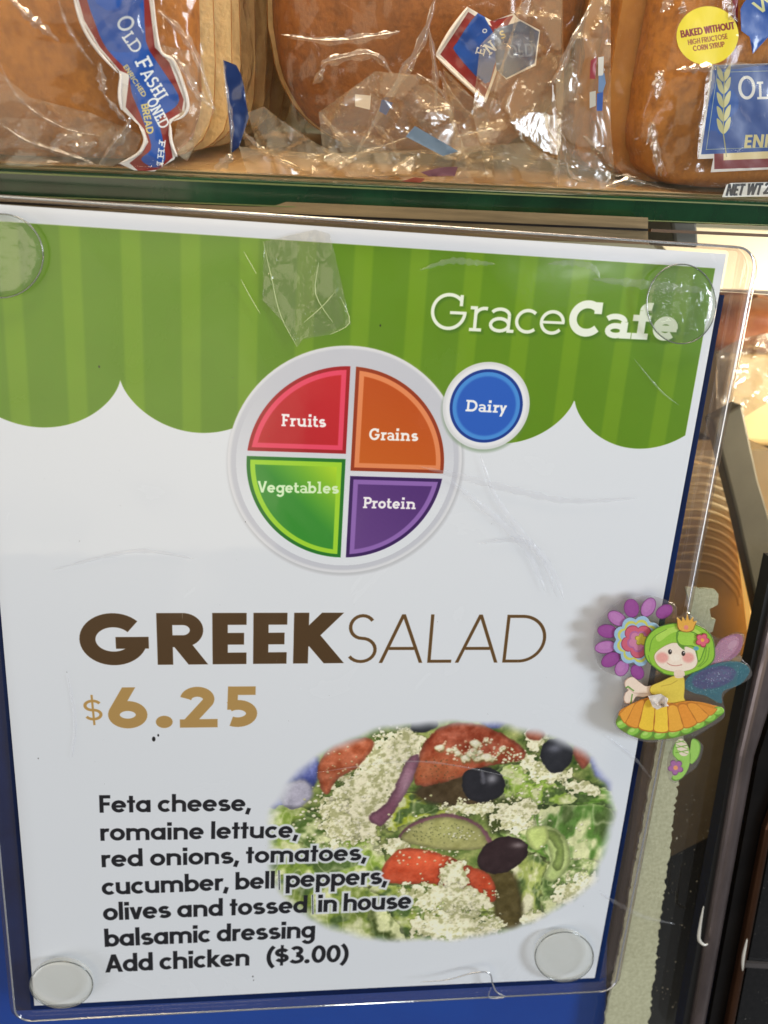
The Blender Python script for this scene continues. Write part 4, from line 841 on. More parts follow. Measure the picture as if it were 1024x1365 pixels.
V, F = px_prism([(870, 900), (995, 880), (975, 1100), (840, 1170)], .045, .049); tag(obj('brown_card', V, F, mat('dull brown card', lin((128, 108, 78)), .6, mottle=.3, mscale=60)), 'dull brown card behind the glass under the fairy wings', 'card')
CH = mat('bright metal glint', lin((240, 236, 226)), .35, metal=.3, spec=1)  # pale slivers shaped as lamp glints on the frame edges
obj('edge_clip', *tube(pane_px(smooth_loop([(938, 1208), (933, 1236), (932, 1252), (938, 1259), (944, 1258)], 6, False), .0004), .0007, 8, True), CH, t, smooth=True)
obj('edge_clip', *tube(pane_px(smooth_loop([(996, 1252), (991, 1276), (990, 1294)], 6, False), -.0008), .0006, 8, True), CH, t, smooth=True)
def specks(name, poly_px, n, y, r0, r1, m, seed, label, cat):
    rg = random.Random(seed); V = []; F = []
    for i in range(n):
        a, b = rg.random(), rg.random(); (x0, y0), (x1, y1), (x2, y2), (x3, y3) = poly_px
        px = (x0 * (1 - a) + x1 * a) * (1 - b) + (x3 * (1 - a) + x2 * a) * b; py = (y0 * (1 - a) + y1 * a) * (1 - b) + (y3 * (1 - a) + y2 * a) * b
        c_ = on_sign(px, py, y); r = rg.uniform(r0, r1) * rg.random()**1.5 + r0 * .5; k0 = len(V); st = rg.uniform(.5, 1.8)
        for k in range(5): q = k * 1.2566 + rg.uniform(-.3, .3); V.append(W((c_[0] + r * math.cos(q), y, c_[2] + r * st * math.sin(q))))
        V.append(W((c_[0], y - r * .3, c_[2]))); F += [[k0 + k, k0 + (k + 1) % 5, k0 + 5] for k in range(5)]
    o = obj(name, V, F, m); o['kind'] = 'stuff'; tag(o, label, cat); return o
specks('dust_specks', [(905, 1060), (965, 1040), (905, 1365), (868, 1365)], 150, .0101, .00008, .0004, mat('pale dust', lin((150, 142, 124)), .9), 3, 'pale dust specks on the dark glass beside the door frame', 'dust')
specks('panel_dust', [(1030, 1110), (1100, 1100), (1100, 1365), (985, 1365)], 260, .0026, .00006, .0003, mat('grey dust', lin((104, 100, 98)), .9), 4, 'grey dust specks on the dark panel in the bottom right corner', 'dust')
specks('sheet_dust', [(20, 500), (900, 480), (800, 1290), (60, 1320)], 110, -.0009, .00004, .00018, mat('dark dust', lin((90, 86, 80)), .9), 5, 'fine dark dust specks scattered over the white menu sheet', 'dust')
# ---- pale felt strip on the glass edge and the torn scrap above it
def ragged(a, b, n, amp, seed):
    rg = random.Random(seed); return [(a[0] + (b[0] - a[0]) * i / n + rg.uniform(-amp, amp), a[1] + (b[1] - a[1]) * i / n + rg.uniform(-1, 1)) for i in range(n + 1)]
FELT = mat('pale green grey felt', lin((190, 190, 160)), .9, mottle=.12, mscale=700, bump=.4, bscale=1500, bdist=.0004, col2=lin((166, 165, 136)))
pts = ragged((912, 975), (860, 1400), 120, 2.2, 1) + ragged((800, 1400), (878, 985), 90, 1.2, 2)
V, F = px_prism(pts, .0088, .0103); t = obj('felt_strip', V, F, FELT); tag(t, 'pale grey green felt strip with ragged edge down the right side of the sign', 'strip')
pts = ragged((916, 783), (952, 786), 6, 1.5, 3) + [(958, 792), (957, 806), (946, 812), (948, 824), (954, 826), (950, 842), (935, 848)] + ragged((925, 850), (914, 785), 6, 1.5, 5)
V, F = px_prism(pts, .0092, .0103); tag(obj('tape_scrap', V, F, FELT), 'torn scrap of pale felt above the crown of the fairy', 'tape')
# ================================================================ the menu sign
base = W((0, 0, -.006)); t = sign = thing('menu_sign', 'Greek salad menu sheet in a clear plastic holder with green awning print', 'sign', base)
menu = paint_menu(); M['menu'] = printed('menu print', menu, 1.15, rough=.36, coat=.6, spec=.3, bump=.12, bscale=14, bdist=.0015)
nt_ = M['menu'].node_tree; b_ = nt_.nodes['Principled BSDF']; tc_ = nt_.nodes.new('ShaderNodeTexCoord'); n_ = nt_.nodes.new('ShaderNodeTexNoise'); n_.inputs['Scale'].default_value = 22; n_.inputs['Detail'].default_value = 7; n_.inputs['Distortion'].default_value = 1.2
nt_.links.new(tc_.outputs['Object'], n_.inputs['Vector']); mr_ = nt_.nodes.new('ShaderNodeMapRange'); mr_.inputs['From Min'].default_value = .4; mr_.inputs['From Max'].default_value = .66; mr_.inputs['To Min'].default_value = .03; mr_.inputs['To Max'].default_value = .35; nt_.links.new(n_.outputs['Fac'], mr_.inputs['Value']); nt_.links.new(mr_.outputs[0], b_.inputs['Coat Roughness'])
M['paper'] = mat('white paper', lin((212, 214, 220), 1.15), .4)
nx, nz = 54, 70; V = []; UV = []; F = []
for j in range(nz + 1):
    for i in range(nx + 1):
        u, v = i / nx, j / nz; bow = .0006 * math.sin(u * 3.1 + v * 4) * math.sin(v * 5.3 + 1)
        V.append(W((-SW / 2 + SW * u, bow, SH * v))); UV.append((u, v))
for j in range(nz):
    for i in range(nx): a = j * (nx + 1) + i; F.append([a, a + 1, a + nx + 2, a + nx + 1])
def cut(lo): # keep thin
    return lo
obj('menu_sheet', V, F, M['menu'], t, uv=UV, smooth=True)
V, F = prism([W((-SW / 2 - .0075, .0022, -.0045)), W((SW / 2 + .0034, .0022, -.0045)), W((SW / 2 + .0030, .0022, SH - .012)), W((-SW / 2 - .0075, .0022, SH - .001))], SIGN_AXIS * .0012)
obj('backing_card', V, F, mat('navy backing card', lin((18, 50, 110)), .45, spec=.2, mottle=.4, mscale=14, col2=lin((14, 26, 66))), t)
M['acr'] = clear('clear holder plastic', tint=(.92, .88, .86, 1), gloss=.005, rough=.06, haze=.045, hazecol=(.44, .36, .32, 1), bump=.15, bscale=40, bdist=.001, fres=1.3, aniso=(3, 1, .2))
def rrect(x0, x1, z0, z1, r, y, n=7):
    out = []
    for cx, cz, a in ((x1 - r, z0 + r, -90), (x1 - r, z1 - r, 0), (x0 + r, z1 - r, 90), (x0 + r, z0 + r, 180)):
        for k in range(n + 1): q = math.radians(a + 90 * k / n); out.append((cx + r * math.cos(q), y, cz + r * math.sin(q)))
    return out
HX0, HX1, HZ0, HZ1 = -SW / 2 - .0082, on_sign(998, 400)[0], -.0052, on_sign(960, 326)[2]
O = rrect(HX0, HX1, HZ0, HZ1, .008, 0); I_ = rrect(-SW / 2 - .0008, SW / 2 + .0030, -.0008, SH + .0010, .0012, 0)
def ringmesh(prof):                          # prof: list of (loop fraction 0 outer..1 inner, y)
    V = []; n = len(O)
    for fr, y in prof:
        for o_, i_ in zip(O, I_): V.append(W((o_[0] * (1 - fr) + i_[0] * fr, y, o_[2] * (1 - fr) + i_[2] * fr)))
    F = []
    for k in range(len(prof) - 1):
        for i in range(n): F.append([k * n + i, k * n + (i + 1) % n, (k + 1) * n + (i + 1) % n, (k + 1) * n + i])
    return V, F
V, F = ringmesh([(0, .003), (0, -.0012), (.08, -.0026), (.22, -.0030), (.34, -.0026), (.40, -.0016), (.55, -.0014), (.9, -.0018), (1.0, -.0012)])
obj('clear_rim', V, F, M['acr'], t, smooth=True)
V, F = ringmesh([(.02, .0034), (.02, .0044), (.98, .0044), (.98, .0034), (.02, .0034)]); obj('holder_back', V, F, M['acr'], t)
M['line'] = clear('bright moulded edge', tint=(.7, .7, .75, 1), gloss=.5, rough=.1, haze=.35, hazecol=(.85, .88, .92, 1), bump=.1)
for fr in (.30,):
    L_ = [W((o_[0] * (1 - fr) + i_[0] * fr, -.0030, o_[2] * (1 - fr) + i_[2] * fr)) for o_, i_ in zip(O, I_)]; L_.append(L_[0]); obj('moulded_ridge', *tube(L_, .00035, 6, up=-SIGN_AXIS), M['line'], t, smooth=True)
# clear round pads stuck on the sign corners
M['pad'] = clear('clear sticky pad', tint=(.88, .90, .84, 1), gloss=.03, rough=.12, haze=.05, hazecol=(.7, .72, .68, 1), bump=.6, bscale=300, bdist=.0008, fres=1.45)
M['padrim'] = clear('pad rim', tint=(.45, .48, .46, 1), gloss=.14, rough=.2, haze=.15, hazecol=(.6, .6, .58, 1), bump=.2)
for (x, y, a, b, lab) in ((1, 341, 57, 56, 'clear round sticky pad on the top left corner of the sign'), (908, 405, 46, 53, 'bubbly clear round pad over the last letters of the cafe name'),
                          (82, 1312, 42, 31, 'grey clear round pad at the bottom left corner under the word Add'), (752, 1275, 39, 33, 'milky round pad at the bottom right corner below the salad picture')):
    m_pad = M['pad'] if y < 1000 else M.setdefault('pad2', clear('milky sticky pad', tint=(.9, .9, .86, 1), gloss=.03, rough=.2, haze=.30, hazecol=(.88, .88, .84, 1), bump=1.0, bscale=160, bdist=.0006))
    E_ = [on_sign(px, py, -.0032) for px, py in ell(x, y, a, b, 0, 48)]; c_ = np.mean(E_, 0); V = []; F = []; n = 48
    for s_, yy in ((1, .0016), (1, .0003), (.985, 0), (.8, -.0002), (.5, -.0003), (.2, -.00035)):
        for e_ in E_: q = c_ + (e_ - c_) * s_; V.append(W((q[0], -.0032 + yy, q[2])))
    for k in range(5):
        for i in range(n): F.append([k * n + i, k * n + (i + 1) % n, (k + 1) * n + (i + 1) % n, (k + 1) * n + i])
    V.append(W((c_[0], -.0032 - .00035, c_[2]))); F += [[5 * n + i, 5 * n + (i + 1) % n, 6 * n] for i in range(n)]
    t = thing('sticky_pad', lab, 'sticky pad', W(c_), 'clear round pads on the sign corners'); obj('pad', V, F, m_pad, t, smooth=True)
    L_ = [W((q[0], -.0034, q[2])) for q in E_]; L_.append(L_[0]); obj('pad_rim', *tube(L_, .00022, 5, up=-SIGN_AXIS), M['padrim'], t, smooth=True)
# pale ribbons drawing glare streaks and some scuffs on the clear cover
M['glare_scuff'] = clear('cover glare and scuffs', tint=(.97, .97, .98, 1), gloss=.02, rough=.3, haze=.08, hazecol=(.9, .92, .96, 1), bump=.5, bscale=400)
def glare_scuff(pts, w):
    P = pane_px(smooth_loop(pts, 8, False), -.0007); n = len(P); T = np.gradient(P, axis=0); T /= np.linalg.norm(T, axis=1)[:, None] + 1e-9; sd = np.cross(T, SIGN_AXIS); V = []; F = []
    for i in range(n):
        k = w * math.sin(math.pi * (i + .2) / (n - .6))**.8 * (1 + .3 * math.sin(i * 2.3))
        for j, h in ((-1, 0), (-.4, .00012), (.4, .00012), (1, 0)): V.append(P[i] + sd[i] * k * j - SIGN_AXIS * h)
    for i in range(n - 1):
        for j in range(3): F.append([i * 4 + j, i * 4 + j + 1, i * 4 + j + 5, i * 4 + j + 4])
    obj('cover_glare_scuff', V, F, M['glare_scuff'], sign, smooth=True)
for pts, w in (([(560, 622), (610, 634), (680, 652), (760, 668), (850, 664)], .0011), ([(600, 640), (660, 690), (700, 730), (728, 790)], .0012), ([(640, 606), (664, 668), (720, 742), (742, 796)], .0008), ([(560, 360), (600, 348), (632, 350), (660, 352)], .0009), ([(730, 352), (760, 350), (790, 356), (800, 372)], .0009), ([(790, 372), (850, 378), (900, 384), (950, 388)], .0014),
               ([(640, 724), (700, 722), (736, 760), (752, 800)], .0010), ([(808, 980), (845, 1010), (870, 1040)], .0005), ([(845, 478), (880, 520), (905, 540)], .0003), ([(70, 760), (180, 735), (260, 745)], .0006), ([(420, 1030), (560, 1015), (700, 1040)], .0004), ([(90, 900), (100, 960), (96, 1010)], .0004), ([(800, 1190), (826, 1206), (858, 1222), (900, 1232)], .0009)): glare_scuff(pts, w)
# tape remnant over the awning
V, F = crumple([(352, 322), (420, 306), (440, 312), (456, 380), (468, 432), (440, 446), (404, 452), (396, 463), (376, 428), (350, 400)], lambda a, b, h: W(on_sign(a, b, -.0014 + h)), 4, .0004, 8, cell=14)
t = thing('clear_tape', 'wrinkled remnant of clear tape on the green awning above the plate emblem', 'tape', V.mean(0))
obj('tape_film', V, F, clear('old tape film', tint=(.90, .88, .84, 1), gloss=.02, rough=.15, haze=.08, hazecol=(.75, .75, .66, 1), bump=.5, bscale=130, bdist=.001), t)
TL = mat('tape crease', lin((190, 205, 150)), .3)
for L_ in ([(351, 322), (362, 370), (374, 420), (396, 462)], [(325, 335), (342, 365)], [(321, 372), (334, 396), (347, 418)], [(405, 430), (430, 408), (446, 390)], [(440, 446), (466, 430), (455, 398)], [(425, 350), (421, 392), (444, 430)]):
    obj('crease', *tube(pane_px(smooth_loop(L_, 4, False), -.0020), .00014, 5, True), TL, t)
tag(obj('loose_film_edge', *tube(pane_px(smooth_loop([(560, 1309), (596, 1306), (630, 1297), (652, 1297), (657, 1312), (662, 1322), (672, 1329), (652, 1330), (655, 1316)], 6, False), -.0034), .00035, 6, True), M['line'], smooth=True), 'loose curl of clear film at the bottom edge of the sign', 'film curl')
# ================================================================ fairy sticker
fairy = paint_fairy(); fairy.im = fairy.im * .86 + .09 + .05 * (fbm(fairy.h, fairy.w, 6, 9, 2)[..., None] - .5); M['fairy'] = printed('fairy print', fairy, 1.05, rough=.4, coat=.2, bump=.15, bscale=300, bdist=.0002)
M['wing'] = printed('fairy wing print', fairy, 1.2, rough=.25, coat=.6, trans=.58, bump=.6, bscale=900, bdist=.0004)
FY0 = -.0062
root = thing('fairy_sticker', 'green haired fairy sticker holding a purple flower on the right edge of the sign', 'sticker', pane_px([(885, 1038)], FY0)[0])
def fuv(px, py): return ((px - FX) * FK / fairy.w, 1 - (py - FY) * FK / fairy.h)
def piece(name, zpts, y, m, th=.0008, parent=root, grow=1.0, smoothn=4, lab=None):
    P = np.array([(760 + a / 3.879, 760 + b / 3.879) for a, b in zpts]); P = smooth_loop(P, smoothn) if smoothn else P
    c_ = P.mean(0); P = c_ + (P - c_) * grow; n = len(P); V = []; UV = []
    for s_, yy in ((1, y + th), (1, y + th * .3), (.985, y)):
        for px, py in P: q = c_ + (np.array([px, py]) - c_) * s_; V.append(W(on_sign(q[0], q[1], yy))); UV.append(fuv(*q))
    F = [[k * n + i, k * n + (i + 1) % n, (k + 1) * n + (i + 1) % n, (k + 1) * n + i] for k in range(2) for i in range(n)] + [[2 * n + i for i in range(n)], [i for i in range(n)][::-1]]
    return obj(name, V, F, m, parent, uv=UV, label=lab)
outl = [(120, 400), (135, 280), (200, 200), (280, 145), (340, 142), (410, 130), (540, 175), (556, 240), (606, 215), (665, 262), (760, 350), (860, 320), (905, 350), (880, 440), (930, 500), (930, 560), (800, 640), (800, 720), (790, 770), (700, 830), (640, 875), (690, 910), (660, 1010), (600, 1060), (545, 1100), (510, 1075), (500, 1000), (530, 900), (500, 885), (400, 890), (300, 860), (230, 810), (235, 750), (270, 690), (265, 560), (220, 540), (150, 500)]
piece('clear_backing', outl, FY0 + .0018, clear('sticker film', tint=(.93, .92, .92, 1), gloss=.03, rough=.1, haze=.05, bump=.2), .0022)
for x, y, a, b, r, l in PETALS: piece('petal', ell(x, y, a, b, r, 20), FY0 + .0008, M['fairy'], .0008, smoothn=0)
piece('flower_heart', rosette(352, 366, 132, 9, 22, .3, 60), FY0 + .0002, M['fairy'], .0008, smoothn=0)
piece('wing', WING1, FY0 + .0008, M['wing'], .0006, lab='pink wing'); piece('wing', WING2, FY0 + .0002, M['wing'], .0005, lab='blue glitter wing')
for S in SHOES: piece('shoe', S, FY0 + .0004, M['fairy'])
piece('shoe_flower', rosette(546, 1020, 42, 5, 18, .2, 40), FY0 - .0001, M['fairy'], .0004, smoothn=0)
piece('arms', ARMS, FY0 + .0002, M['fairy']); piece('bodice', BODY, FY0 - .0004, M['fairy'], .0008); piece('skirt', SKIRT, FY0 - .0008, M['fairy'], .0009)
piece('head', HEAD, FY0 - .0012, M['fairy'], .0014); piece('crown', CROWN, FY0 - .0018, M['fairy'], .0006, smoothn=2); piece('hair_flower', rosette(685, 362, 38, 5, 14, .5, 40), FY0 - .0017, M['fairy'], .0004, smoothn=0)
V, F = crumple([(760 + a / 3.879, 760 + b / 3.879) for a, b in [(403, 650), (440, 645), (470, 640), (508, 664), (500, 690), (512, 702), (470, 712), (450, 722), (428, 708), (420, 690)]], lambda a, b, h: W(on_sign(a, b, FY0 - .0022 + h)), 2.2, .0009, 5, cell=4)
obj('foil_bow', V, F, mat('pearly foil', lin((232, 222, 214)), .25, spec=.8, mottle=.2, mscale=400), root)
# ================================================================ bagged bread
M['crust'] = mat('bread crust', lin((198, 128, 46)), .62, spec=.25, mottle=.5, mscale=17, col2=lin((158, 94, 30)), bump=.7, bscale=420, bdist=.0008)
M['crumb'] = mat('pale bread crumb', lin((228, 198, 140)), .8, mottle=.25, mscale=160, bump=.8, bscale=500, bdist=.0008)
def add_pores(m, c3, sc_, lo, hi):
    nt = m.node_tree; b = nt.nodes['Principled BSDF']; src = b.inputs['Base Color'].links[0].from_socket; n = nt.nodes.new('ShaderNodeTexNoise'); n.inputs['Scale'].default_value = sc_; n.inputs['Detail'].default_value = 8; n.inputs['Roughness'].default_value = .7
    nt.links.new(nt.nodes['Mapping'].outputs[0], n.inputs['Vector']); r = nt.nodes.new('ShaderNodeMapRange'); r.inputs['From Min'].default_value = lo; r.inputs['From Max'].default_value = hi; nt.links.new(n.outputs['Fac'], r.inputs['Value'])
    x = nt.nodes.new('ShaderNodeMix'); x.data_type = 'RGBA'; nt.links.new(r.outputs[0], x.inputs['Factor']); nt.links.new(src, x.inputs['A']); x.inputs['B'].default_value = c3; nt.links.new(x.outputs['Result'], b.inputs['Base Color'])
add_pores(M['crust'], lin((120, 66, 20)), 260, .46, .80)
M['crust_shaded'] = mat('bread crust shaded by film', lin((164, 100, 40)), .6, spec=.25, mottle=.5, mscale=15, col2=lin((122, 70, 24)), bump=.7, bscale=420, bdist=.0008); add_pores(M['crust_shaded'], lin((88, 46, 14)), 240, .46, .80)  # darker copy, painting in the film's shade on the middle loaf
M['heel'] = mat('pale crust side', lin((200, 146, 74)), .6, mottle=.5, mscale=50, col2=lin((160, 100, 40)), bump=.5, bscale=300, bdist=.0006)
def slice_mesh(th, w, h, seed, k=60, bottom=7.0):
    """bread slice: thickness along x, width along y, height along z, base at 0"""
    rg = random.Random(seed); pr = []
    for i in range(k):
        a = 2 * math.pi * i / k; p = 3.6; p = 3.6 if math.sin(a) > 0 else bottom; cx = math.copysign(abs(math.cos(a))**(2 / p), math.cos(a)); cz = math.copysign(abs(math.sin(a))**(2 / p), math.sin(a))
        if cz > .2: cx *= 1 + .06 * (cz - .2)
        pr.append((w / 2 * cx * (1 + rg.uniform(-.006, .006)), h / 2 + h / 2 * cz * (1 + rg.uniform(-.006, .006))))
    V = []; F = []; mi = []
    for x, s_ in ((-th / 2, .995), (-th / 2 + .0006, 1), (th / 2 - .0006, 1), (th / 2, .995)):
        for y, z in pr: V.append((x, y * s_, h / 2 + (z - h / 2) * s_))
    for r in range(3):
        for i in range(k): F.append([r * k + i, r * k + (i + 1) % k, (r + 1) * k + (i + 1) % k, (r + 1) * k + i]); mi.append(0)
    F.append(list(range(k))[::-1]); F.append([3 * k + i for i in range(k)]); mi += [1, 1]
    return V, F, mi
def heel_mesh(th, w, h, seed, dome=.010, k=60, bottom=7.0):
    """rounded crusty end of a loaf, its dome towards -x"""
    V0, _, _ = slice_mesh(th, w, h, seed, k=k, bottom=bottom); rim = [(v[1], v[2]) for v in V0[k:2 * k]]; V = []; F = []; R_ = [(th / 2, .995), (th / 2 - .0006, 1), (0, 1.0), (-th / 2, .985), (-th / 2 - dome * .35, .95), (-th / 2 - dome * .7, .86), (-th / 2 - dome * .92, .68), (-th / 2 - dome, .42), (-th / 2 - dome * 1.02, .15)]
    rg = random.Random(seed)
    for x, s_ in R_:
        for y, z in rim: V.append((x - rg.uniform(0, .0003), y * s_, h / 2 + (z - h / 2) * s_))
    n = len(R_)
    for r in range(n - 1):
        for i in range(k): F.append([r * k + i, (r + 1) * k + i, (r + 1) * k + (i + 1) % k, r * k + (i + 1) % k])
    F.append([i for i in range(k)]); F.append([(n - 1) * k + i for i in range(k)][::-1]); return V, F
def bread(name, label, origin, turn, n, th, w, h, seed, side='crust', slide=0.0, dome=.008, heelmat=None, bottom=7.0, face='crumb'):
    """a sliced loaf lying with its heel towards the viewer; slices are set one behind the other"""
    dx = SY * math.cos(turn) + SX * math.sin(turn); dy = np.cross(SZ, dx); t = thing(name, label, 'bread', origin, 'bagged loaves on the glass shelf'); protos = []
    def mk(nm, V, F, mi, sm):
        me = bpy.data.meshes.new(nm); me.from_pydata(V, [], F); me.materials.append(M[side] if nm == 'slice' else M['crust']); me.materials.append(M[face]); me.polygons.foreach_set('material_index', mi); me.polygons.foreach_set('use_smooth', [sm] * len(F)); me.update(); return me
    for q in range(3): V, F, mi = slice_mesh(th, w, h, seed + q, bottom=bottom); protos.append(mk('slice', V, F, mi, False))
    V, F = heel_mesh(th, w, h, seed + 7, dome, bottom=bottom); hm = mk('heel', V, F, [0] * len(F), True)
    if heelmat: hm.materials[0] = M[heelmat]
    rg = random.Random(seed)
    for i in range(n):
        o = bpy.data.objects.new('heel' if i == 0 else 'slice', hm if i == 0 else protos[i % 3]); C.objects.link(o); o.parent = t
        pos = dx * ((i + .5) * (th + .0004)) + dy * rg.uniform(-.0012, .0012) + SX * (slide * (i * th)); sc_ = 1 - rg.uniform(0, .008)
        m_ = Matrix((tuple(dx), tuple(dy), tuple(SZ))).transposed().to_4x4() @ Matrix.Rotation(rg.uniform(-.02, .02), 4, 'Y') @ Matrix.Scale(sc_, 4, (0, 1, 0)) @ Matrix.Scale(sc_, 4, (0, 0, 1)); m_.translation = Vector([float(v) for v in pos]); o.matrix_local = m_
    return t
def bag_surface(origin, ang, Lh, w, h, seed, pad=.004, amp=.0022, nu=150, nv=56, slide=0.0):
    """loose film pulled round the loaf: a rounded box, puckered, flaring a little onto the shelf"""
    dx = SY * math.cos(ang) + SX * math.sin(ang); dy = np.cross(SZ, dx); f1 = fbm(nv + 1, nu + 1, 14, seed, 3); f2 = fbm(nv + 1, nu + 1, 5, seed + 1, 3)
    f1[:, -1] = f1[:, 0]; f2[:, -1] = f2[:, 0]; V = []; F = []
    for j in range(nv + 1):
        v = j / nv; zc = (h + pad) * (1 - math.cos(v * math.pi)) / 2 + .0006 * (1 - v); r = 1.0 if v < .8 else math.sqrt(max(.0, 1 - ((v - .8) / .2)**2))
        fl = 1 + .05 * math.exp(-v * 9)
        for i in range(nu):
            a = 2 * math.pi * i / nu; p = 5; cx = math.copysign(abs(math.cos(a))**(2 / p), math.cos(a)); cy = math.copysign(abs(math.sin(a))**(2 / p), math.sin(a))
            rid = (1 - abs(f1[j, i] - .5) * 6) * amp + (1 - abs(f2[j, i] - .5) * 5) * amp * .5; rid = max(rid, -pad * .75)
            x = (Lh / 2 + (pad + rid)) * cx * fl * r; y = (w / 2 + (pad + rid)) * cy * fl * r
            V.append(origin + dx * (Lh / 2 + x) + dy * y + SX * (slide * max(0, Lh / 2 + x - .006)) + SZ * max(.0008, zc + (.002 * (f2[j, i] - .5) if 0 < j < nv else 0)))
    for j in range(nv):
        for i in range(nu): F.append([j * nu + i, j * nu + (i + 1) % nu, (j + 1) * nu + (i + 1) % nu, (j + 1) * nu + i])
    return V, F
M['skirt'] = clear('gathered film', tint=(.90, .84, .74, 1), gloss=.04, rough=.18, haze=.15, hazecol=(.86, .74, .54, 1), bump=.7, bscale=60, bdist=.003, fres=1.3)
def label_mesh(name, fn, outline, zx, zy, zs, depth, t, amp=.0016, seed=1, step=4, border=0, lab=None, m=None, tilt=(0, 0)):
    if m is None:
        c_, (ox, oy, k) = fn(); m = printed(name + ' print', c_, 1.05, rough=.35, coat=.35, bump=.3, bscale=45, bdist=.0015)
        uvf = lambda a, b: ((a - ox) * k / c_.w, 1 - (b - oy) * k / c_.h)
    else: uvf = lambda a, b: (0, 0)
    P = [(zx + a / zs, zy + b / zs) for a, b in outline]; n1 = fbm(80, 80, 9, seed, 3)
    def s_(px, py):
        i = int(abs(px * .22)) % 78; j = int(abs(py * .22)) % 78; fx = (px * .22) % 1; fy = (py * .22) % 1
        h = (n1[j, i] * (1 - fx) + n1[j, i + 1] * fx) * (1 - fy) + (n1[j + 1, i] * (1 - fx) + n1[j + 1, i + 1] * fx) * fy
        return on_shelf(px, py, depth + tilt[0] * (px - tilt[1]) + (h - .5) * 2 * amp)
    V, F, UV = sheet_px(P, s_, step, uvf); return obj(name, V, F, m, t, uv=UV, smooth=True, label=lab)
def folds(t, L, depth, r=.00055, zx=0, zy=0, zs=1.0, m=None):
    for l in L:
        P = [on_shelf(zx + a / zs, zy + b / zs, depth) for a, b in smooth_loop(l, 6, False)]
        if m: obj('fold', *tube(P, r, 6, True, flat=.8), m, t, smooth=True); continue
        n = len(P); P = np.array(P); T = np.gradient(P, axis=0); T /= np.linalg.norm(T, axis=1)[:, None] + 1e-9; sd = np.cross(T, SY); sd /= np.linalg.norm(sd, axis=1)[:, None] + 1e-9; V = []; F = []; q = random.Random(int(n * 7 + P[0][0] * 1e4)); s1, s2 = q.uniform(1.2, 3.6), q.uniform(1.0, 2.8)
        for i in range(n):
            w_ = r * (.15 + math.sin(math.pi * i / (n - 1))) * (1 + .35 * math.sin(i * 1.7 + s1 * 9))
            for k, hh in ((-s1, 0), (-.35, 1.5), (.0, 2.1), (.35, 1.5), (s2, 0)): V.append(P[i] + sd[i] * w_ * k - SY * w_ * hh)
        F = [[i * 5 + k, i * 5 + k + 1, i * 5 + k + 6, i * 5 + k + 5] for i in range(n - 1) for k in range(4)]
        obj('fold', V, F, M['fold'], t, smooth=True)
def sheetfilm(t, pts, depth, amp, seed, step=4, cell=12, slope=0, m=None):
    x0 = np.mean([p[0] for p in pts]); V, F = crumple(pts, lambda a, b, h: on_shelf(a, b, depth + h + slope * (a - x0)), step, amp, seed, cell); obj('bag_skirt', V, F, m or M['skirt'], t)
# left loaf
h_ = .115
xL = shelf_xy(on_shelf(270, 120, .016))[0]; WL = .112; oL = shelf_pt(xL - WL / 2, .0155, .0012)
t = bread('bread_bag', 'bagged brown loaf with a twisted blue and red label at the left edge', oL, 0, 9, .0125, WL, h_, 11, side='heel', slide=.34)
obj('bag', *bag_surface(shelf_pt(xL - WL / 2, .0082, .0012), 0, .122, WL, h_, 5, slide=.34), M['film'], t, smooth=True)
lb = [(290, -60), (330, 84), (392, 190), (478, 288), (486, 380), (490, 440), (560, 505), (580, 560), (556, 610), (478, 656), (540, 684), (620, 688), (700, 640), (710, 618), (686, 560), (684, 500), (700, 478), (742, 455), (748, 392), (692, 246), (634, 190), (604, -60)]
label_mesh('label', paint_left, lb, 0, 0, 3.012, .0034, t, amp=.0010, seed=3)
LE = mat('white label edge', lin((226, 220, 214)), .35, coat=.5)
folds(t, [[(x / 3.012, y / 3.012) for x, y in l] for l in ([(286, -60), (326, 88), (388, 196), (474, 292)], [(486, 296), (480, 380), (488, 442)], [(560, 505), (582, 562), (556, 616), (478, 658)], [(610, -60), (640, 190), (700, 250), (752, 396), (742, 458), (696, 486)], [(684, 500), (688, 570), (712, 630)])], .0028, .0005, m=LE)
Z3 = lambda *l: [(x / 3.012, y / 3.012) for x, y in l]
folds(t, [Z3((30, -20), (110, 60), (170, 110), (235, 165)), Z3((236, 0), (270, 100), (330, 200), (380, 262)), Z3((630, 40), (720, 120), (790, 230), (860, 436)), Z3((860, 436), (790, 380), (740, 280), (690, 220)), Z3((0, 255), (60, 370), (160, 460), (280, 520), (400, 545)), Z3((0, 495), (100, 560), (210, 600), (330, 640), (395, 668)), Z3((395, 668), (440, 600), (500, 520), (520, 470)), Z3((420, 380), (470, 440), (520, 500)), Z3((270, 580), (330, 590), (390, 572)), Z3((205, 610), (240, 560), (330, 545)), Z3((400, 250), (412, 330), (420, 380)), Z3((896, 235), (910, 380), (930, 500), (926, 620)), Z3((860, 680), (900, 650), (935, 620))], .0022, .00042)
sheetfilm(t, [(-30, 70), (40, 130), (120, 150), (190, 180), (180, 205), (150, 222), (40, 222), (-30, 218)], .0045, .0030, 21, cell=16)
sheetfilm(t, [(215, 60), (262, 70), (288, 145), (250, 215), (228, 200), (240, 150)], .0040, .0022, 22, cell=16)
label_mesh('label_tail', None, [(896, 240), (950, 262), (968, 300), (980, 345), (990, 420), (1000, 470), (960, 590), (930, 615), (914, 420)], 0, 0, 3.012, .012, t, m=mat('blue print tail', lin((22, 50, 110)), .3, coat=.5, mottle=.4, mscale=60), seed=9)
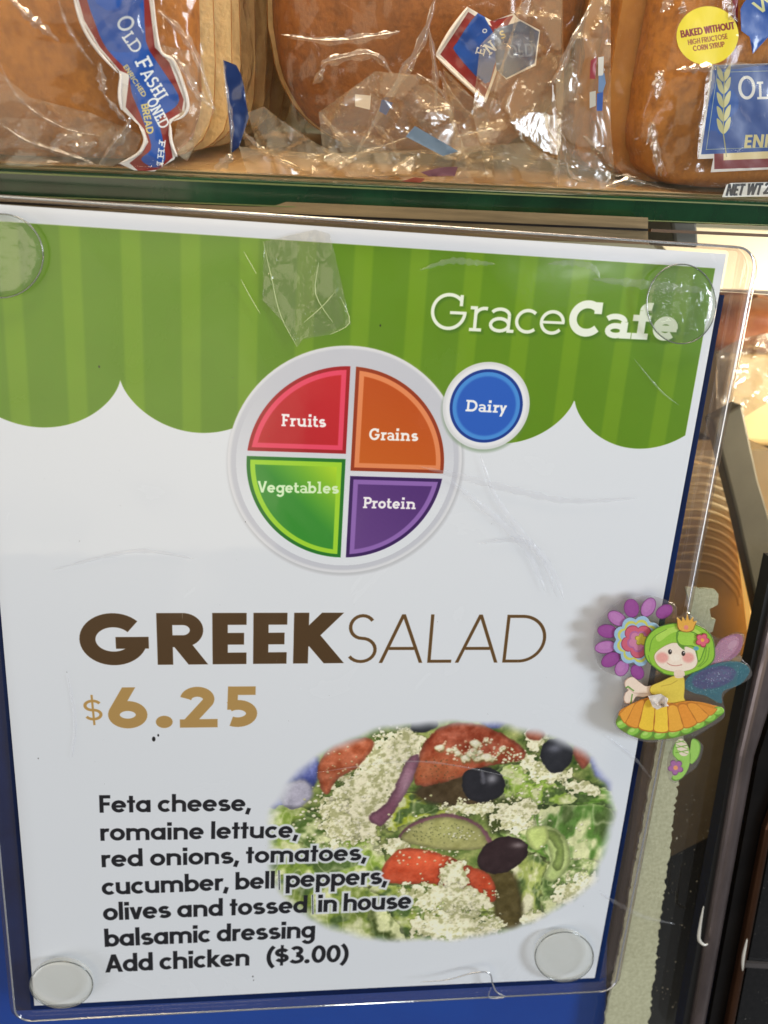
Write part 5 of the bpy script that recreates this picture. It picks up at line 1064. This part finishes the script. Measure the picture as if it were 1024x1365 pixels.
# middle loaf
xm = shelf_xy(on_shelf(357, 140, .05))[0]; WM = .104
org = shelf_pt(xm + WM / 2, .052, .004); t = bread('bread_bag', 'bagged loaf in the middle of the shelf with loose wrinkled film in front', org, .05, 8, .0125, WM, .112, 31, dome=.012, heelmat='crust_shaded', bottom=3.0)
obj('bag', *bag_surface(shelf_pt(xm + WM / 2, .042, .002), .05, .115, WM, .114, 15, amp=.003, pad=.005), M['film'], t, smooth=True)
label_mesh('label', paint_mid, [(690, 20), (760, 60), (820, 38), (836, 54), (896, 86), (884, 186), (800, 226), (774, 200), (742, 292), (600, 156)], 300, 0, 2.133, .0285, t, amp=.0016, seed=4)
folds(t, [[(300 + x / 2.133, y / 2.133) for x, y in l] for l in ([(690, 20), (640, 90), (600, 156)], [(600, 158), (670, 225), (742, 292)])], .0276, .0006, m=LE)
Z2 = lambda *l: [(300 + x / 2.133, y / 2.133) for x, y in l]
folds(t, [Z2((600, -10), (560, 120), (480, 260), (370, 440)), Z2((580, 80), (596, 200), (600, 370)), Z2((850, -20), (820, 90), (780, 220), (748, 336)), Z2((546, 210), (600, 250), (640, 310), (658, 400)), Z2((272, 190), (300, 172), (420, 155), (478, 215)), Z2((160, 98), (300, 116), (440, 100), (496, 90)), Z2((250, 240), (280, 190)), Z2((275, 325), (330, 390), (362, 418)), Z2((40, 340), (70, 400), (160, 460), (255, 498)), Z2((610, 200), (640, 260), (690, 320), (720, 330)), Z2((660, 390), (700, 380), (752, 368)), Z2((420, 350), (470, 400), (500, 470)), Z2((660, 430), (690, 450), (700, 490)), Z2((255, 498), (320, 470), (380, 440), (520, 390))], .024, .00042)
sheetfilm(t, [(330, 150), (352, 142), (372, 158), (420, 190), (470, 215), (440, 236), (400, 234), (345, 200)], .012, .0040, 23, cell=14)
sheetfilm(t, [(318, 195), (420, 205), (560, 200), (700, 190), (745, 215), (742, 252), (560, 242), (330, 232)], .008, .0045, 29, cell=13)
sheetfilm(t, [(425, 150), (500, 95), (560, 100), (600, 140), (620, 200), (600, 236), (470, 236), (430, 200)], .010, .0050, 24, cell=18)
sheetfilm(t, [(590, 90), (650, 150), (660, 236), (610, 238), (600, 170)], .014, .0040, 25, cell=14)
sheetfilm(t, [(640, 60), (700, 0), (750, -20), (752, 130), (745, 245), (650, 240), (630, 150)], .014, .0060, 26, cell=20)
for nm_, pl, col in (('white_print_mark', [(370, 268), (415, 272), (412, 312), (370, 302)], (214, 206, 200)), ('grey_print_mark', [(540, 358), (664, 430), (620, 444), (514, 388)], (104, 122, 140)), ('maroon_print_mark', [(556, 490), (610, 476), (662, 474), (654, 500), (582, 502)], (106, 66, 74)), ('red_print_mark', [(500, 516), (540, 504), (570, 508), (556, 520)], (130, 60, 40)), ('blue_print_mark', [(446, 282), (478, 292), (458, 328), (438, 316)], (28, 60, 132))):
    label_mesh('print_mark', None, pl, 300, 0, 2.133, .0035 if 'print' in nm_ and pl[0][1] > 300 else .020, t, m=mat(nm_.replace('_', ' '), lin(col), .35, coat=.4), seed=6, step=5, amp=.0008)
# right loaf, turned so that its end shows too
P0 = shelf_xy(on_shelf(846, 200, .014)); WR = .118
org = shelf_pt(P0[0] + WR / 2, .0155, .0012); t = bread('bread_bag', 'large bagged loaf with yellow round sticker at the right edge', org, .0, 9, .0125, WR, .125, 51, dome=.006, slide=-.46, face='heel')
obj('bag', *bag_surface(shelf_pt(P0[0] + WR / 2, .0082, .0012), 0, .122, WR, .125, 35, amp=.0022, slide=-.46), M['film'], t, smooth=True)
label_mesh('label', paint_right, [(430, 424), (1500, 390), (1500, 1070), (426, 1120), (444, 1030), (345, 1034)], 860, 0, 4.878, .0036, t, amp=.0005, seed=7)
label_mesh('upper_label', paint_upper, [(620, 60), (640, 20), (690, -40), (1300, -60), (1300, 200), (830, 210), (700, 350), (680, 240), (625, 200)], 860, 0, 4.878, .0034, t, amp=.0008, seed=8)
label_mesh('round_sticker', paint_round, ell(406, 231, 202, 190, -12, 40), 860, 0, 4.878, .0022, t, amp=.0003, seed=9)
label_mesh('weight_label', paint_weight, [(530, 1200), (560, 1190), (1300, 1170), (1300, 1270), (500, 1282)], 860, 0, 4.878, .0030, t, amp=.0003, seed=10)
label_mesh('red_stripe', None, [(568, -60), (606, -60), (600, 420), (560, 425)], 860, 0, 4.878, .0044, t, m=mat('dark red print', lin((112, 28, 34)), .3, coat=.4), amp=.0005, seed=11)
Z4 = lambda *l: [(860 + x / 4.878, y / 4.878) for x, y in l]; Z5 = lambda *l: [(680 + x / 2.977, y / 2.977) for x, y in l]
folds(t, [Z4((205, 455), (300, 448), (430, 436), (800, 420)), Z5((330, 0), (240, 170), (180, 310), (150, 328)), Z5((170, 335), (185, 480), (215, 560), (222, 640)), Z5((222, 640), (240, 700), (300, 720)), Z4((100, 80), (150, 20), (190, -20)), Z4((120, 460), (90, 520), (70, 620)), Z4((10, 940), (40, 805), (66, 870), (72, 1000), (80, 1140)), Z4((556, -20), (560, 90), (600, 140)), Z5((560, 500), (590, 620), (600, 700)), Z4((340, 1034), (420, 500), (440, 428)), Z5((290, 540), (340, 590), (370, 610)), Z5((590, 280), (600, 330), (580, 400)), Z5((380, 740), (460, 715), (540, 730)), Z4((250, 0), (258, 60), (262, 90))], .0020, .00042)
sheetfilm(t, Z5((330, -20), (250, 150), (180, 320), (185, 560), (190, 740), (420, 760), (400, 500), (400, 200), (400, -20)), .009, .0028, 27, cell=20)
for i, (pl, col) in enumerate((([(320, 240), (345, 226), (338, 314), (316, 312)], (132, 30, 40)), ([(350, 228), (372, 224), (370, 300), (350, 300)], (190, 190, 186)), ([(345, 372), (370, 362), (366, 440), (344, 440)], (40, 76, 150)), ([(316, 366), (340, 360), (340, 420), (316, 430)], (170, 168, 160)), ([(352, 300), (374, 290), (380, 330), (368, 366), (350, 366)], (92, 120, 160)))):
    label_mesh('print_mark', None, pl, 680, 0, 2.977, .0068, t, m=mat('mark ink %s' % 'abcde'[i], lin(col), .4), seed=12, step=6, amp=.0003)
